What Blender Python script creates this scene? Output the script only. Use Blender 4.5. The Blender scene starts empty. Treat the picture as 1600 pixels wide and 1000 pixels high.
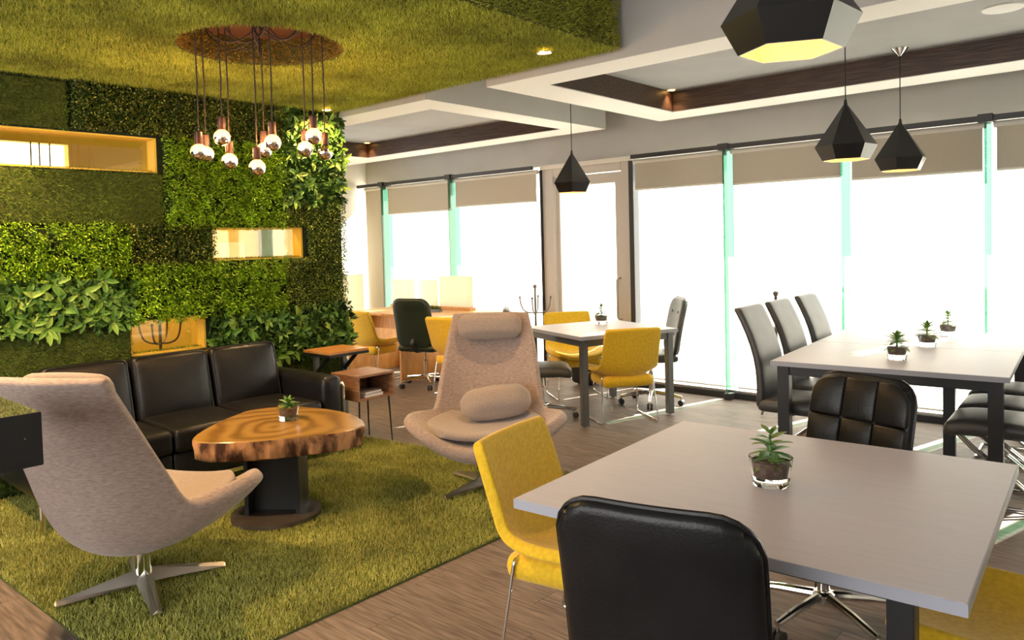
import bpy, bmesh, math, random
import numpy as np
from mathutils import Vector, Matrix
random.seed(7)
rng = np.random.default_rng(11)
S = bpy.context.scene
C = bpy.context.collection
PI = math.pi

# ------------------------------------------------------------------ camera
F, CX, CY, YAW, PIT, ROL, H = 1196.17, 790.48, 424.14, 0.727198, 0.0370539, -0.0259315, 1.52
fw = Vector((-math.sin(YAW) * math.cos(PIT), math.cos(YAW) * math.cos(PIT), -math.sin(PIT)))
rt = fw.cross(Vector((0, 0, 1))).normalized()
up = rt.cross(fw)
c_, s_ = math.cos(ROL), math.sin(ROL)
r2 = rt * c_ + up * s_
u2 = up * c_ - rt * s_
cam_d = bpy.data.cameras.new('camera')
cam = bpy.data.objects.new('camera', cam_d)
C.objects.link(cam)
m = Matrix((r2, u2, -fw)).transposed().to_4x4()
m.translation = (0, 0, H)
cam.matrix_world = m
cam_d.sensor_width = 36
cam_d.lens = F / 1600 * 36
cam_d.shift_x = (800 - CX) / 1600
cam_d.shift_y = (CY - 500) / 1600
cam_d.clip_start = 0.05
S.camera = cam

# ------------------------------------------------------------------ world, sun, exposure
w = bpy.data.worlds.new('hazy_sky')
S.world = w
w.use_nodes = True
bg = w.node_tree.nodes['Background']
bg.inputs['Color'].default_value = (1.0, 0.98, 0.95, 1)
bg.inputs['Strength'].default_value = 2.8
sun_d = bpy.data.lights.new('sun', 'SUN')
sun_d.energy = 25
sun_d.color = (1.0, 0.93, 0.82)
sun_d.angle = math.radians(0.6)
sun = bpy.data.objects.new('sun', sun_d)
C.objects.link(sun)
sun.rotation_euler = Vector((-0.27, -1.0, -0.80)).to_track_quat('-Z', 'Y').to_euler()
sun.location = (2, 10, 9)
S.view_settings.view_transform = 'Standard'
S.view_settings.look = 'None'
S.view_settings.gamma = 1
S.view_settings.exposure = 1.0
S.view_settings.use_curve_mapping = False

# ------------------------------------------------------------------ materials
MATS = {}
def _nt(name):
    m = bpy.data.materials.new(name)
    m.use_nodes = True
    nt = m.node_tree
    return m, nt, nt.nodes['Principled BSDF']

def pm(name, c1, c2=None, scale=8.0, rough=0.5, metal=0.0, bump=0.0, bscale=None, stretch=(1, 1, 1),
       spec=0.5, obj_rand=0.0, sheen=0.0, coat=0.0, lo=0.35, hi=0.65, detail=4.0, emit=None, estr=0.0):
    m, nt, b = _nt(name)
    N, L = nt.nodes, nt.links
    b.inputs['Roughness'].default_value = rough
    b.inputs['Metallic'].default_value = metal
    b.inputs['Specular IOR Level'].default_value = spec
    b.inputs['Coat Weight'].default_value = coat
    b.inputs['Coat Roughness'].default_value = 0.15
    if sheen:
        b.inputs['Sheen Weight'].default_value = sheen
    b.inputs['Base Color'].default_value = (*c1, 1)
    if emit:
        b.inputs['Emission Color'].default_value = (*emit, 1)
        b.inputs['Emission Strength'].default_value = estr
    if c2 or bump:
        tc = N.new('ShaderNodeTexCoord')
        mp = N.new('ShaderNodeMapping')
        mp.inputs['Scale'].default_value = stretch
        L.new(tc.outputs['Object'], mp.inputs['Vector'])
        nz = N.new('ShaderNodeTexNoise')
        nz.inputs['Scale'].default_value = scale
        nz.inputs['Detail'].default_value = detail
        L.new(mp.outputs['Vector'], nz.inputs['Vector'])
        if obj_rand:
            oi = N.new('ShaderNodeObjectInfo')
            ad = N.new('ShaderNodeVectorMath')
            ad.operation = 'ADD'
            ml = N.new('ShaderNodeMath')
            ml.operation = 'MULTIPLY'
            ml.inputs[1].default_value = 37.0
            L.new(oi.outputs['Random'], ml.inputs[0])
            L.new(mp.outputs['Vector'], ad.inputs[0])
            L.new(ml.outputs[0], ad.inputs[1])
            L.new(ad.outputs[0], nz.inputs['Vector'])
        if c2:
            rp = N.new('ShaderNodeValToRGB')
            rp.color_ramp.elements[0].position = lo
            rp.color_ramp.elements[1].position = hi
            rp.color_ramp.elements[0].color = (*c1, 1)
            rp.color_ramp.elements[1].color = (*c2, 1)
            L.new(nz.outputs['Fac'], rp.inputs['Fac'])
            out = rp.outputs['Color']
            if obj_rand:
                hs = N.new('ShaderNodeHueSaturation')
                mr = N.new('ShaderNodeMapRange')
                mr.inputs['To Min'].default_value = 1 - obj_rand
                mr.inputs['To Max'].default_value = 1 + obj_rand
                L.new(oi.outputs['Random'], mr.inputs['Value'])
                L.new(mr.outputs[0], hs.inputs['Value'])
                L.new(out, hs.inputs['Color'])
                out = hs.outputs['Color']
            L.new(out, b.inputs['Base Color'])
        if bump:
            bp = N.new('ShaderNodeBump')
            bp.inputs['Strength'].default_value = bump
            bp.inputs['Distance'].default_value = 0.01
            if bscale:
                nb = N.new('ShaderNodeTexNoise')
                nb.inputs['Scale'].default_value = bscale
                nb.inputs['Detail'].default_value = 3
                L.new(mp.outputs['Vector'], nb.inputs['Vector'])
                L.new(nb.outputs['Fac'], bp.inputs['Height'])
            else:
                L.new(nz.outputs['Fac'], bp.inputs['Height'])
            L.new(bp.outputs['Normal'], b.inputs['Normal'])
    MATS[name] = m
    return m

def island(name, stops, rough=0.6, spec=0.3, trans=0.0, patch=None):
    """leaf or blade material: every loose piece takes its own colour"""
    m, nt, b = _nt(name)
    N, L = nt.nodes, nt.links
    g = N.new('ShaderNodeNewGeometry')
    rp = N.new('ShaderNodeValToRGB')
    cr = rp.color_ramp
    while len(cr.elements) < len(stops):
        cr.elements.new(0.5)
    for e, (p, c) in zip(cr.elements, stops):
        e.position = p
        e.color = (*c, 1)
    L.new(g.outputs['Random Per Island'], rp.inputs['Fac'])
    out = rp.outputs['Color']
    if patch:
        tc = N.new('ShaderNodeTexCoord')
        nz = N.new('ShaderNodeTexNoise')
        nz.inputs['Scale'].default_value = patch
        nz.inputs['Detail'].default_value = 3
        L.new(tc.outputs['Object'], nz.inputs['Vector'])
        mr = N.new('ShaderNodeMapRange')
        mr.inputs['From Min'].default_value = 0.3
        mr.inputs['From Max'].default_value = 0.7
        mr.inputs['To Min'].default_value = 0.6
        mr.inputs['To Max'].default_value = 1.3
        L.new(nz.outputs['Fac'], mr.inputs['Value'])
        hs = N.new('ShaderNodeHueSaturation')
        L.new(mr.outputs[0], hs.inputs['Value'])
        L.new(out, hs.inputs['Color'])
        out = hs.outputs['Color']
    L.new(out, b.inputs['Base Color'])
    b.inputs['Roughness'].default_value = rough
    b.inputs['Specular IOR Level'].default_value = spec
    MATS[name] = m
    return m

def leafmat(name, c1, c2, c3, rough=0.35):
    m, nt, b = _nt(name)
    N, L = nt.nodes, nt.links
    oi = N.new('ShaderNodeObjectInfo')
    rp = N.new('ShaderNodeValToRGB')
    cr = rp.color_ramp
    cr.elements.new(0.5)
    for e, (p, c) in zip(cr.elements, ((0, c1), (0.55, c2), (1, c3))):
        e.position = p
        e.color = (*c, 1)
    L.new(oi.outputs['Random'], rp.inputs['Fac'])
    L.new(rp.outputs['Color'], b.inputs['Base Color'])
    b.inputs['Roughness'].default_value = rough
    MATS[name] = m
    return m

def thin_glass(name, tint, refl=0.06, rough=0.02, diff=0.0):
    m, nt, b = _nt(name)
    N, L = nt.nodes, nt.links
    N.remove(b)
    tr = N.new('ShaderNodeBsdfTransparent')
    tr.inputs['Color'].default_value = (*tint, 1)
    gl = N.new('ShaderNodeBsdfGlossy')
    gl.inputs['Roughness'].default_value = rough
    mx = N.new('ShaderNodeMixShader')
    mx.inputs['Fac'].default_value = refl
    L.new(tr.outputs[0], mx.inputs[1])
    L.new(gl.outputs[0], mx.inputs[2])
    L.new(mx.outputs[0], N['Material Output'].inputs['Surface'])
    MATS[name] = m
    return m

def screen_cloth(name, col, dif):
    m, nt, b = _nt(name)
    N, L = nt.nodes, nt.links
    N.remove(b)
    tl = N.new('ShaderNodeBsdfTranslucent')
    tl.inputs['Color'].default_value = (*col, 1)
    df = N.new('ShaderNodeBsdfDiffuse')
    df.inputs['Color'].default_value = (*dif, 1)
    mx = N.new('ShaderNodeAddShader')
    L.new(tl.outputs[0], mx.inputs[0])
    L.new(df.outputs[0], mx.inputs[1])
    L.new(mx.outputs[0], N['Material Output'].inputs['Surface'])
    MATS[name] = m
    return m

def emis(name, col, st):
    m, nt, b = _nt(name)
    b.inputs['Base Color'].default_value = (*col, 1)
    b.inputs['Emission Color'].default_value = (*col, 1)
    b.inputs['Emission Strength'].default_value = st
    MATS[name] = m
    return m

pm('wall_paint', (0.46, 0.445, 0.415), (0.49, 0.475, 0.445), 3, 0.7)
pm('white_wall', (0.80, 0.77, 0.70), (0.84, 0.81, 0.74), 3, 0.7)
pm('ceiling_paint', (0.33, 0.325, 0.325), (0.36, 0.355, 0.355), 3, 0.8)
pm('soffit_white', (0.86, 0.83, 0.78), None, 3, 0.6)
pm('yellow_wall', (0.90, 0.60, 0.07), (0.95, 0.66, 0.10), 3, 0.6)
pm('dark_wood', (0.028, 0.014, 0.008), (0.085, 0.045, 0.028), 9, 0.45, bump=0.3, stretch=(0.6, 4, 14))
pm('plank_wood', (0.095, 0.072, 0.061), (0.25, 0.20, 0.175), 5, 0.52, spec=0.22, bump=0.12, stretch=(1.2, 16, 6), obj_rand=0.10, lo=0.3, hi=0.72, detail=7)
pm('subfloor', (0.06, 0.045, 0.038), None, 3, 0.8)
pm('desk_wood', (0.55, 0.26, 0.07), (0.70, 0.38, 0.12), 6, 0.45, stretch=(8, 2, 1))
pm('box_wood', (0.20, 0.095, 0.045), (0.36, 0.19, 0.10), 7, 0.42, stretch=(1.5, 9, 9), bump=0.1)
pm('counter_wood', (0.50, 0.22, 0.05), (0.62, 0.30, 0.08), 6, 0.35, stretch=(6, 1.5, 6))
pm('table_white', (0.56, 0.54, 0.60), (0.59, 0.57, 0.63), 6, 0.45, stretch=(1, 14, 1), spec=0.25)
pm('table_edge', (0.36, 0.375, 0.44), None, 6, 0.4)  # blue-grey tint puts reflected daylight into the edge colour
pm('black_metal', (0.012, 0.012, 0.013), None, 4, 0.38, spec=0.5)
pm('grey_metal', (0.16, 0.165, 0.17), None, 4, 0.4, metal=0.6)
pm('rail_metal', (0.03, 0.03, 0.032), None, 4, 0.45)
pm('rack_metal', (0.16, 0.135, 0.12), None, 4, 0.4, metal=0.5)
pm('chrome', (0.82, 0.81, 0.79), None, 4, 0.10, metal=1.0)
pm('satin_steel', (0.74, 0.71, 0.66), None, 4, 0.32, metal=1.0)
pm('black_leather', (0.006, 0.006, 0.007), (0.010, 0.010, 0.011), 9, 0.36, bump=0.12, bscale=140, spec=0.38)
pm('green_black_leather', (0.012, 0.026, 0.018), (0.018, 0.034, 0.024), 9, 0.4, bump=0.1, bscale=140)
pm('grey_leather', (0.055, 0.055, 0.055), (0.075, 0.075, 0.075), 9, 0.42, bump=0.1, bscale=140, spec=0.5)
pm('lounge_fabric', (0.265, 0.195, 0.168), (0.42, 0.325, 0.285), 42, 0.9, bump=0.25, bscale=60, stretch=(1.0, 1.0, 7), sheen=0.3, detail=6)
pm('lounge_fabric_pad', (0.265, 0.212, 0.185), (0.35, 0.285, 0.25), 90, 0.9, bump=0.06, bscale=200, stretch=(1, 3, 3), sheen=0.3)
pm('yellow_felt', (0.70, 0.43, 0.007), (0.82, 0.535, 0.016), 60, 0.85, bump=0.25, bscale=220, sheen=0.25)
pm('bark', (0.07, 0.022, 0.008), (0.60, 0.30, 0.13), 14, 0.75, bump=1.0, bscale=26, stretch=(1, 1, 0.5), lo=0.40, hi=0.60, detail=8)
pm('soil', (0.13, 0.075, 0.055), (0.22, 0.14, 0.105), 60, 0.95, bump=0.6)
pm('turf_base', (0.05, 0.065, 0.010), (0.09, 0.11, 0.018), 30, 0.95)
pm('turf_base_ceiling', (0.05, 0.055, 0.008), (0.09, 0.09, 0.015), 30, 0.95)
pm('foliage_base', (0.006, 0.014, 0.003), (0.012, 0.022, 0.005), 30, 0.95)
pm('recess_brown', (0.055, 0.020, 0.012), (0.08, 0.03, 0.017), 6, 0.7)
pm('cord_brown', (0.028, 0.012, 0.008), None, 4, 0.6)
pm('socket_bronze', (0.065, 0.030, 0.022), None, 4, 0.4, metal=0.6)
pm('mirror_silver', (0.92, 0.80, 0.72), None, 4, 0.06, metal=1.0)
pm('lamp_black', (0.012, 0.012, 0.012), None, 4, 0.30, spec=0.6)
pm('lamp_inside', (0.95, 0.70, 0.38), None, 4, 0.7)
pm('blind_beige', (0.47, 0.42, 0.33), (0.50, 0.45, 0.36), 200, 0.9)
pm('roller_tube', (0.70, 0.66, 0.58), None, 4, 0.5)
pm('door_paint', (0.55, 0.51, 0.46), None, 4, 0.45)
pm('paper_white', (0.80, 0.79, 0.80), None, 4, 0.6)
pm('magazine_cover', (0.10, 0.10, 0.10), (0.32, 0.31, 0.29), 12, 0.35)
pm('magazine_violet', (0.50, 0.46, 0.62), None, 12, 0.4)
pm('rubber', (0.02, 0.02, 0.02), None, 4, 0.6)
pm('bag_cloth', (0.014, 0.014, 0.015), (0.025, 0.025, 0.026), 40, 0.85, bump=0.2)
pm('orange_badge', (0.75, 0.30, 0.04), None, 4, 0.5)
pm('speaker_white', (0.72, 0.71, 0.69), None, 4, 0.6)
pm('base_plate', (0.075, 0.06, 0.048), (0.12, 0.095, 0.075), 8, 0.4, metal=0.4)
pm('terrace', (0.45, 0.42, 0.38), (0.52, 0.49, 0.45), 4, 0.9)
pm('facade_teal', (0.10, 0.32, 0.30), (0.16, 0.40, 0.38), 2, 0.3)
pm('facade_white', (0.7, 0.68, 0.64), None, 2, 0.8)
island('turf_rug', ((0.0, (0.18, 0.20, 0.034)), (0.5, (0.43, 0.44, 0.10)), (1.0, (0.70, 0.66, 0.22))), 0.7, 0.2, patch=2.2)
island('turf_ceiling', ((0.0, (0.14, 0.165, 0.016)), (0.5, (0.38, 0.41, 0.045)), (1.0, (0.64, 0.64, 0.12))), 0.7, 0.2, patch=2.5)
island('turf_wall', ((0.0, (0.045, 0.085, 0.010)), (0.5, (0.125, 0.205, 0.022)), (1.0, (0.25, 0.36, 0.05))), 0.7, 0.2, patch=5)
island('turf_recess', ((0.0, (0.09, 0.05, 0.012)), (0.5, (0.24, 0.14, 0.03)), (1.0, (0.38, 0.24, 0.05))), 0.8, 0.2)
island('fern_leaf', ((0.0, (0.07, 0.16, 0.004)), (0.5, (0.22, 0.42, 0.010)), (1.0, (0.48, 0.68, 0.04))), 0.5, 0.35, patch=6)
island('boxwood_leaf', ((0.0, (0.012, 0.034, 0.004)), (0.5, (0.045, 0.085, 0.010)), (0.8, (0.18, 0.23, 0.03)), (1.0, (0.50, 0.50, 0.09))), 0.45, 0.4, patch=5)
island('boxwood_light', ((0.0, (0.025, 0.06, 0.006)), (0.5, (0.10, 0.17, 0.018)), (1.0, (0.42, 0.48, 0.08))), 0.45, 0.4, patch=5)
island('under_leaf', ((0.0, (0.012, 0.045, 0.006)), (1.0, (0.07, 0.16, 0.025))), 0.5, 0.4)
leafmat('broad_leaf', (0.06, 0.17, 0.018), (0.15, 0.32, 0.036), (0.38, 0.55, 0.09), 0.48)
leafmat('broad_leaf_light', (0.07, 0.18, 0.018), (0.17, 0.34, 0.036), (0.40, 0.52, 0.09), 0.48)
leafmat('succulent', (0.06, 0.19, 0.03), (0.13, 0.30, 0.07), (0.30, 0.38, 0.06), 0.4)
thin_glass('window_glass', (0.97, 0.99, 0.98), 0.05)
thin_glass('fin_glass', (0.20, 0.40, 0.31), 0.12)
thin_glass('yellow_glass', (0.98, 0.94, 0.72), 0.10)
thin_glass('bulb_glass', (1.0, 0.93, 0.82), 0.10)
m, nt, b = _nt('lit_bulb_glass')
b.inputs['Base Color'].default_value = (1.0, 0.7, 0.4, 1)
b.inputs['Roughness'].default_value = 0.1
b.inputs['Emission Color'].default_value = (1.0, 0.36, 0.07, 1)
b.inputs['Emission Strength'].default_value = 0.75
b.inputs['Alpha'].default_value = 0.55
MATS['lit_bulb_glass'] = m
screen_cloth('white_panel', (0.35, 0.33, 0.29), (0.55, 0.53, 0.47))
screen_cloth('sheer_screen', (0.27, 0.262, 0.243), (0.32, 0.31, 0.29))
emis('filament', (1.0, 0.40, 0.09), 7.0)
emis('downlight_glow', (1.0, 0.55, 0.16), 9.0)
emis('lamp_bulb', (1.0, 0.68, 0.32), 12.0)
m, nt, b = _nt('cup_glass')
b.inputs['Transmission Weight'].default_value = 1.0
b.inputs['Roughness'].default_value = 0.03
b.inputs['IOR'].default_value = 1.45
b.inputs['Base Color'].default_value = (0.97, 0.98, 0.97, 1)
MATS['cup_glass'] = m

def slab_wood():
    m, nt, b = _nt('slab_wood')
    N, L = nt.nodes, nt.links
    tc = N.new('ShaderNodeTexCoord')
    nz = N.new('ShaderNodeTexNoise')
    nz.inputs['Scale'].default_value = 2.2
    nz.inputs['Detail'].default_value = 4
    L.new(tc.outputs['Object'], nz.inputs['Vector'])
    ad = N.new('ShaderNodeMixRGB')
    ad.blend_type = 'LINEAR_LIGHT'
    ad.inputs['Fac'].default_value = 0.16
    L.new(tc.outputs['Object'], ad.inputs['Color1'])
    L.new(nz.outputs['Color'], ad.inputs['Color2'])
    wv = N.new('ShaderNodeTexWave')
    wv.wave_type = 'RINGS'
    wv.rings_direction = 'Z'
    wv.inputs['Scale'].default_value = 2.6
    wv.inputs['Distortion'].default_value = 3.0
    wv.inputs['Detail'].default_value = 3.0
    wv.inputs['Detail Scale'].default_value = 1.5
    L.new(ad.outputs[0], wv.inputs['Vector'])
    rp = N.new('ShaderNodeValToRGB')
    cr = rp.color_ramp
    cr.elements.new(0.5)
    for e, (p, c) in zip(cr.elements, ((0.0, (0.20, 0.100, 0.020)), (0.4, (0.29, 0.155, 0.032)), (1.0, (0.37, 0.21, 0.052)))):
        e.position = p
        e.color = (*c, 1)
    L.new(wv.outputs['Fac'], rp.inputs['Fac'])
    L.new(rp.outputs[0], b.inputs['Base Color'])
    b.inputs['Roughness'].default_value = 0.28
    MATS['slab_wood'] = m
slab_wood()

# ------------------------------------------------------------------ mesh helpers
class MB:
    def __init__(s):
        s.v = []
        s.f = []
    def add(s, vs, fs):
        o = len(s.v)
        s.v += [tuple(p) for p in vs]
        s.f += [tuple(i + o for i in f) for f in fs]
        return s
    def box(s, x0, x1, y0, y1, z0, z1):
        vs = [(x, y, z) for z in (z0, z1) for y in (y0, y1) for x in (x0, x1)]
        return s.add(vs, [(0, 2, 3, 1), (4, 5, 7, 6), (0, 1, 5, 4), (2, 6, 7, 3), (0, 4, 6, 2), (1, 3, 7, 5)])
    def tube(s, pts, r, n=8, caps=True, closed=False, flat=1.0):
        pts = [Vector(p) for p in pts]
        k = len(pts)
        rs = r if isinstance(r, (list, tuple)) else [r] * k
        vs, fs = [], []
        prev = None
        for i, p in enumerate(pts):
            if closed:
                d = pts[(i + 1) % k] - pts[i - 1]
            else:
                d = pts[min(i + 1, k - 1)] - pts[max(i - 1, 0)]
            d.normalize()
            if prev is None:
                a = Vector((0, 0, 1)) if abs(d.z) < 0.9 else Vector((1, 0, 0))
                e = d.cross(a).normalized()
            else:
                e = (prev - d * prev.dot(d)).normalized()
            prev = e
            g = d.cross(e)
            for j in range(n):
                t = 2 * PI * j / n
                vs.append(p + e * (math.cos(t) * rs[i]) + g * (math.sin(t) * rs[i] * flat))
        for i in range(k if closed else k - 1):
            for j in range(n):
                a, b2 = i * n + j, i * n + (j + 1) % n
                c, d2 = ((i + 1) % k) * n + (j + 1) % n, ((i + 1) % k) * n + j
                fs.append((a, b2, c, d2))
        if caps and not closed:
            fs.append(tuple(range(n - 1, -1, -1)))
            fs.append(tuple((k - 1) * n + j for j in range(n)))
        return s.add(vs, fs)
    def lathe(s, prof, n=24, cx=0, cy=0, caps=True):
        vs = [(cx + r * math.cos(2 * PI * j / n), cy + r * math.sin(2 * PI * j / n), z) for r, z in prof for j in range(n)]
        fs = [(i * n + j, i * n + (j + 1) % n, (i + 1) * n + (j + 1) % n, (i + 1) * n + j) for i in range(len(prof) - 1) for j in range(n)]
        if caps:
            fs.append(tuple(range(n - 1, -1, -1)))
            fs.append(tuple((len(prof) - 1) * n + j for j in range(n)))
        return s.add(vs, fs)
    def prism(s, poly, z0, z1):
        n = len(poly)
        vs = [(x, y, z0) for x, y in poly] + [(x, y, z1) for x, y in poly]
        fs = [tuple(range(n - 1, -1, -1)), tuple(range(n, 2 * n))]
        fs += [(i, (i + 1) % n, n + (i + 1) % n, n + i) for i in range(n)]
        return s.add(vs, fs)
    def rbox(s, w, d, h, r=0.02, n=6, puff=0.0, fn=None, c=(0, 0, 0), puffax=None):
        """rounded box, optionally puffed like upholstery and bent by fn"""
        hx, hy, hz = w / 2, d / 2, h / 2
        r = min(r, hx, hy, hz)
        key = {}
        vs, fs = [], []
        def pt(x, y, z):
            k = (round(x, 4), round(y, 4), round(z, 4))
            if k in key:
                return key[k]
            q = Vector((x * hx, y * hy, z * hz))
            inn = Vector((max(-hx + r, min(hx - r, q.x)), max(-hy + r, min(hy - r, q.y)), max(-hz + r, min(hz - r, q.z))))
            dd = q - inn
            if dd.length > 1e-9:
                q = inn + dd.normalized() * r
            if puff:
                bx, by, bz = 1 - x * x, 1 - y * y, 1 - z * z
                if abs(x) >= 0.999 and (puffax is None or 'x' in puffax): q.x += math.copysign(puff * by * bz, x)
                if abs(y) >= 0.999 and (puffax is None or 'y' in puffax): q.y += math.copysign(puff * bx * bz, y)
                if abs(z) >= 0.999 and (puffax is None or 'z' in puffax): q.z += math.copysign(puff * bx * by, z)
            if fn:
                q = Vector(fn(q))
            key[k] = len(vs)
            vs.append(q + Vector(c))
            return key[k]
        def steps(hd):
            e = r / hd
            if e > 0.98:
                return [math.sin(-PI / 2 + PI * i / n) for i in range(n + 1)]
            a = [-1, -1 + e * 0.35, -1 + e]
            k = max(2, n - 2)
            mid = [(-1 + e) + (2 - 2 * e) * i / k for i in range(1, k)]
            return a + mid + [1 - e, 1 - e * 0.35, 1]
        sx, sy, sz = steps(hx), steps(hy), steps(hz)
        def face(A, B, f, flip):
            for i in range(len(A) - 1):
                for j in range(len(B) - 1):
                    q = [pt(*f(A[i], B[j])), pt(*f(A[i + 1], B[j])), pt(*f(A[i + 1], B[j + 1])), pt(*f(A[i], B[j + 1]))]
                    fs.append(tuple(q[::-1]) if flip else tuple(q))
        face(sx, sy, lambda a, b2: (a, b2, 1), False)
        face(sx, sy, lambda a, b2: (a, b2, -1), True)
        face(sx, sz, lambda a, b2: (a, -1, b2), False)
        face(sx, sz, lambda a, b2: (a, 1, b2), True)
        face(sy, sz, lambda a, b2: (1, a, b2), False)
        face(sy, sz, lambda a, b2: (-1, a, b2), True)
        return s.add(vs, fs)
    def shell(s, rows, thick, drop=None):
        """closed shell from a grid of points; thick may be a function of (i, j)"""
        R, K = len(rows), len(rows[0])
        P = [[Vector(p) for p in row] for row in rows]
        Q = []
        for i in range(R):
            qr = []
            for j in range(K):
                a = P[min(i + 1, R - 1)][j] - P[max(i - 1, 0)][j]
                b2 = P[i][min(j + 1, K - 1)] - P[i][max(j - 1, 0)]
                nn = a.cross(b2).normalized()
                t = thick(i, j) if callable(thick) else thick
                qr.append(P[i][j] + nn * t)
            Q.append(qr)
        vs = [p for row in P for p in row] + [p for row in Q for p in row]
        o = R * K
        fs = []
        for i in range(R - 1):
            for j in range(K - 1):
                a, b2, c, d = i * K + j, i * K + j + 1, (i + 1) * K + j + 1, (i + 1) * K + j
                fs.append((a, b2, c, d))
                fs.append((o + d, o + c, o + b2, o + a))
        loop = [(0, j) for j in range(K)] + [(i, K - 1) for i in range(1, R)] + [(R - 1, j) for j in range(K - 2, -1, -1)] + [(i, 0) for i in range(R - 2, 0, -1)]
        ids = [i * K + j for i, j in loop]
        for t in range(len(ids)):
            a, b2 = ids[t], ids[(t + 1) % len(ids)]
            fs.append((b2, a, o + a, o + b2))
        return s.add(vs, fs)
    def mesh(s, name, smooth=False, bevel=0, seg=2, ang=35):
        me = bpy.data.meshes.new(name)
        me.from_pydata(s.v, [], s.f)
        bm = bmesh.new()
        bm.from_mesh(me)
        if bevel:
            ed = [e for e in bm.edges if len(e.link_faces) == 2 and e.calc_face_angle(0) > 0.6]
            bmesh.ops.bevel(bm, geom=ed, offset=bevel, segments=seg, affect='EDGES', clamp_overlap=True)
        bmesh.ops.recalc_face_normals(bm, faces=bm.faces)
        bm.to_mesh(me)
        bm.free()
        if smooth or bevel:
            me.polygons.foreach_set('use_smooth', [True] * len(me.polygons))
            if ang:
                me.set_sharp_from_angle(angle=math.radians(ang))
        return me
    def build(s, name, mat, parent=None, smooth=False, bevel=0, seg=2, sub=0, ang=35, loc=None):
        return link(name, s.mesh(name, smooth, bevel, seg, ang), mat, parent, sub, loc)

def link(name, me, mat, parent=None, sub=0, loc=None):
    o = bpy.data.objects.new(name, me)
    C.objects.link(o)
    if mat:
        if not me.materials:
            me.materials.append(MATS[mat])
    if parent:
        o.parent = parent
    if loc:
        o.location = loc
    if sub:
        md = o.modifiers.new('smooth', 'SUBSURF')
        md.levels = sub
        md.render_levels = sub
    return o

def tag(o, label=None, cat=None, group=None, kind=None):
    if label: o['label'] = label
    if cat: o['category'] = cat
    if group: o['group'] = group
    if kind: o['kind'] = kind
    return o

def thing(name, label, cat, loc=(0, 0, 0), rz=0, group=None):
    o = bpy.data.objects.new(name, None)
    C.objects.link(o)
    o.empty_display_size = 0.1
    o.location = loc
    o.rotation_euler = (0, 0, rz)
    return tag(o, label, cat, group)

def copy_tree(o, parent=None):
    c = o.copy()
    C.objects.link(c)
    c.parent = parent
    for ch in list(o.children):
        copy_tree(ch, c)
    return c

def place(proto, first, loc, rz, label):
    o = proto if first else copy_tree(proto)
    o.location = loc
    o.rotation_euler = (0, 0, rz)
    o['label'] = label
    return o

def face(ux, uy):
    return math.atan2(-ux, uy)

def smooth_path(pts, r=0.05, n=5):
    """round the corners of a polyline"""
    pts = [Vector(p) for p in pts]
    out = [pts[0]]
    for i in range(1, len(pts) - 1):
        a, b2, c = pts[i - 1], pts[i], pts[i + 1]
        d1, d2 = (a - b2), (c - b2)
        l = min(r, d1.length * 0.45, d2.length * 0.45)
        p, q = b2 + d1.normalized() * l, b2 + d2.normalized() * l
        for k in range(n + 1):
            t = k / n
            out.append(p * (1 - t) ** 2 + b2 * 2 * t * (1 - t) + q * t * t)
    out.append(pts[-1])
    return out

def raw_mesh(name, V, faces_n, mat):
    """fast mesh of many equal polygons: V is (n*k,3), faces of k corners each"""
    V = np.asarray(V, dtype=np.float32).reshape(-1, 3)
    n = len(V) // faces_n
    me = bpy.data.meshes.new(name)
    me.vertices.add(len(V))
    me.vertices.foreach_set('co', V.ravel())
    me.loops.add(len(V))
    me.loops.foreach_set('vertex_index', np.arange(len(V), dtype=np.int32))
    me.polygons.add(n)
    me.polygons.foreach_set('loop_start', np.arange(0, len(V), faces_n, dtype=np.int32))
    me.update(calc_edges=True)
    me.materials.append(MATS[mat])
    return me

def blade_points(P, N, length, width, tilt, leaf=False, droop=0.0):
    """P positions (n,3), N unit normal or (n,3). returns triangles or diamonds"""
    n = len(P)
    N = np.broadcast_to(np.asarray(N, float), (n, 3))
    R = rng.normal(size=(n, 3))
    T = R - (R * N).sum(1, keepdims=True) * N
    T /= np.linalg.norm(T, axis=1, keepdims=True) + 1e-9
    D = N + T * (tilt * rng.uniform(0.15, 1.0, (n, 1)))
    if droop:
        D[:, 2] -= droop
    D /= np.linalg.norm(D, axis=1, keepdims=True)
    R2 = rng.normal(size=(n, 3))
    W = np.cross(D, R2)
    W /= np.linalg.norm(W, axis=1, keepdims=True) + 1e-9
    ln = length * rng.uniform(0.6, 1.15, (n, 1))
    wd = width * rng.uniform(0.7, 1.2, (n, 1))
    if leaf:
        return np.stack([P, P + D * ln * 0.5 + W * wd, P + D * ln, P + D * ln * 0.5 - W * wd], 1).reshape(-1, 3), 4
    return np.stack([P - W * wd, P + W * wd, P + D * ln], 1).reshape(-1, 3), 3

def scatter(rects):
    """rects: (origin, U, V, count) -> points"""
    out = []
    for o, U, V, n in rects:
        a = rng.uniform(0, 1, (n, 1))
        b2 = rng.uniform(0, 1, (n, 1))
        out.append(np.asarray(o) + a * np.asarray(U) + b2 * np.asarray(V))
    return np.concatenate(out)

def stuff(name, mesh, parent):
    o = link(name, mesh, None, parent)
    o['kind'] = 'stuff'
    return o

def struct(name, mb, mat, **k):
    o = mb.build(name, mat, **k)
    o['kind'] = 'structure'
    return o

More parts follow.
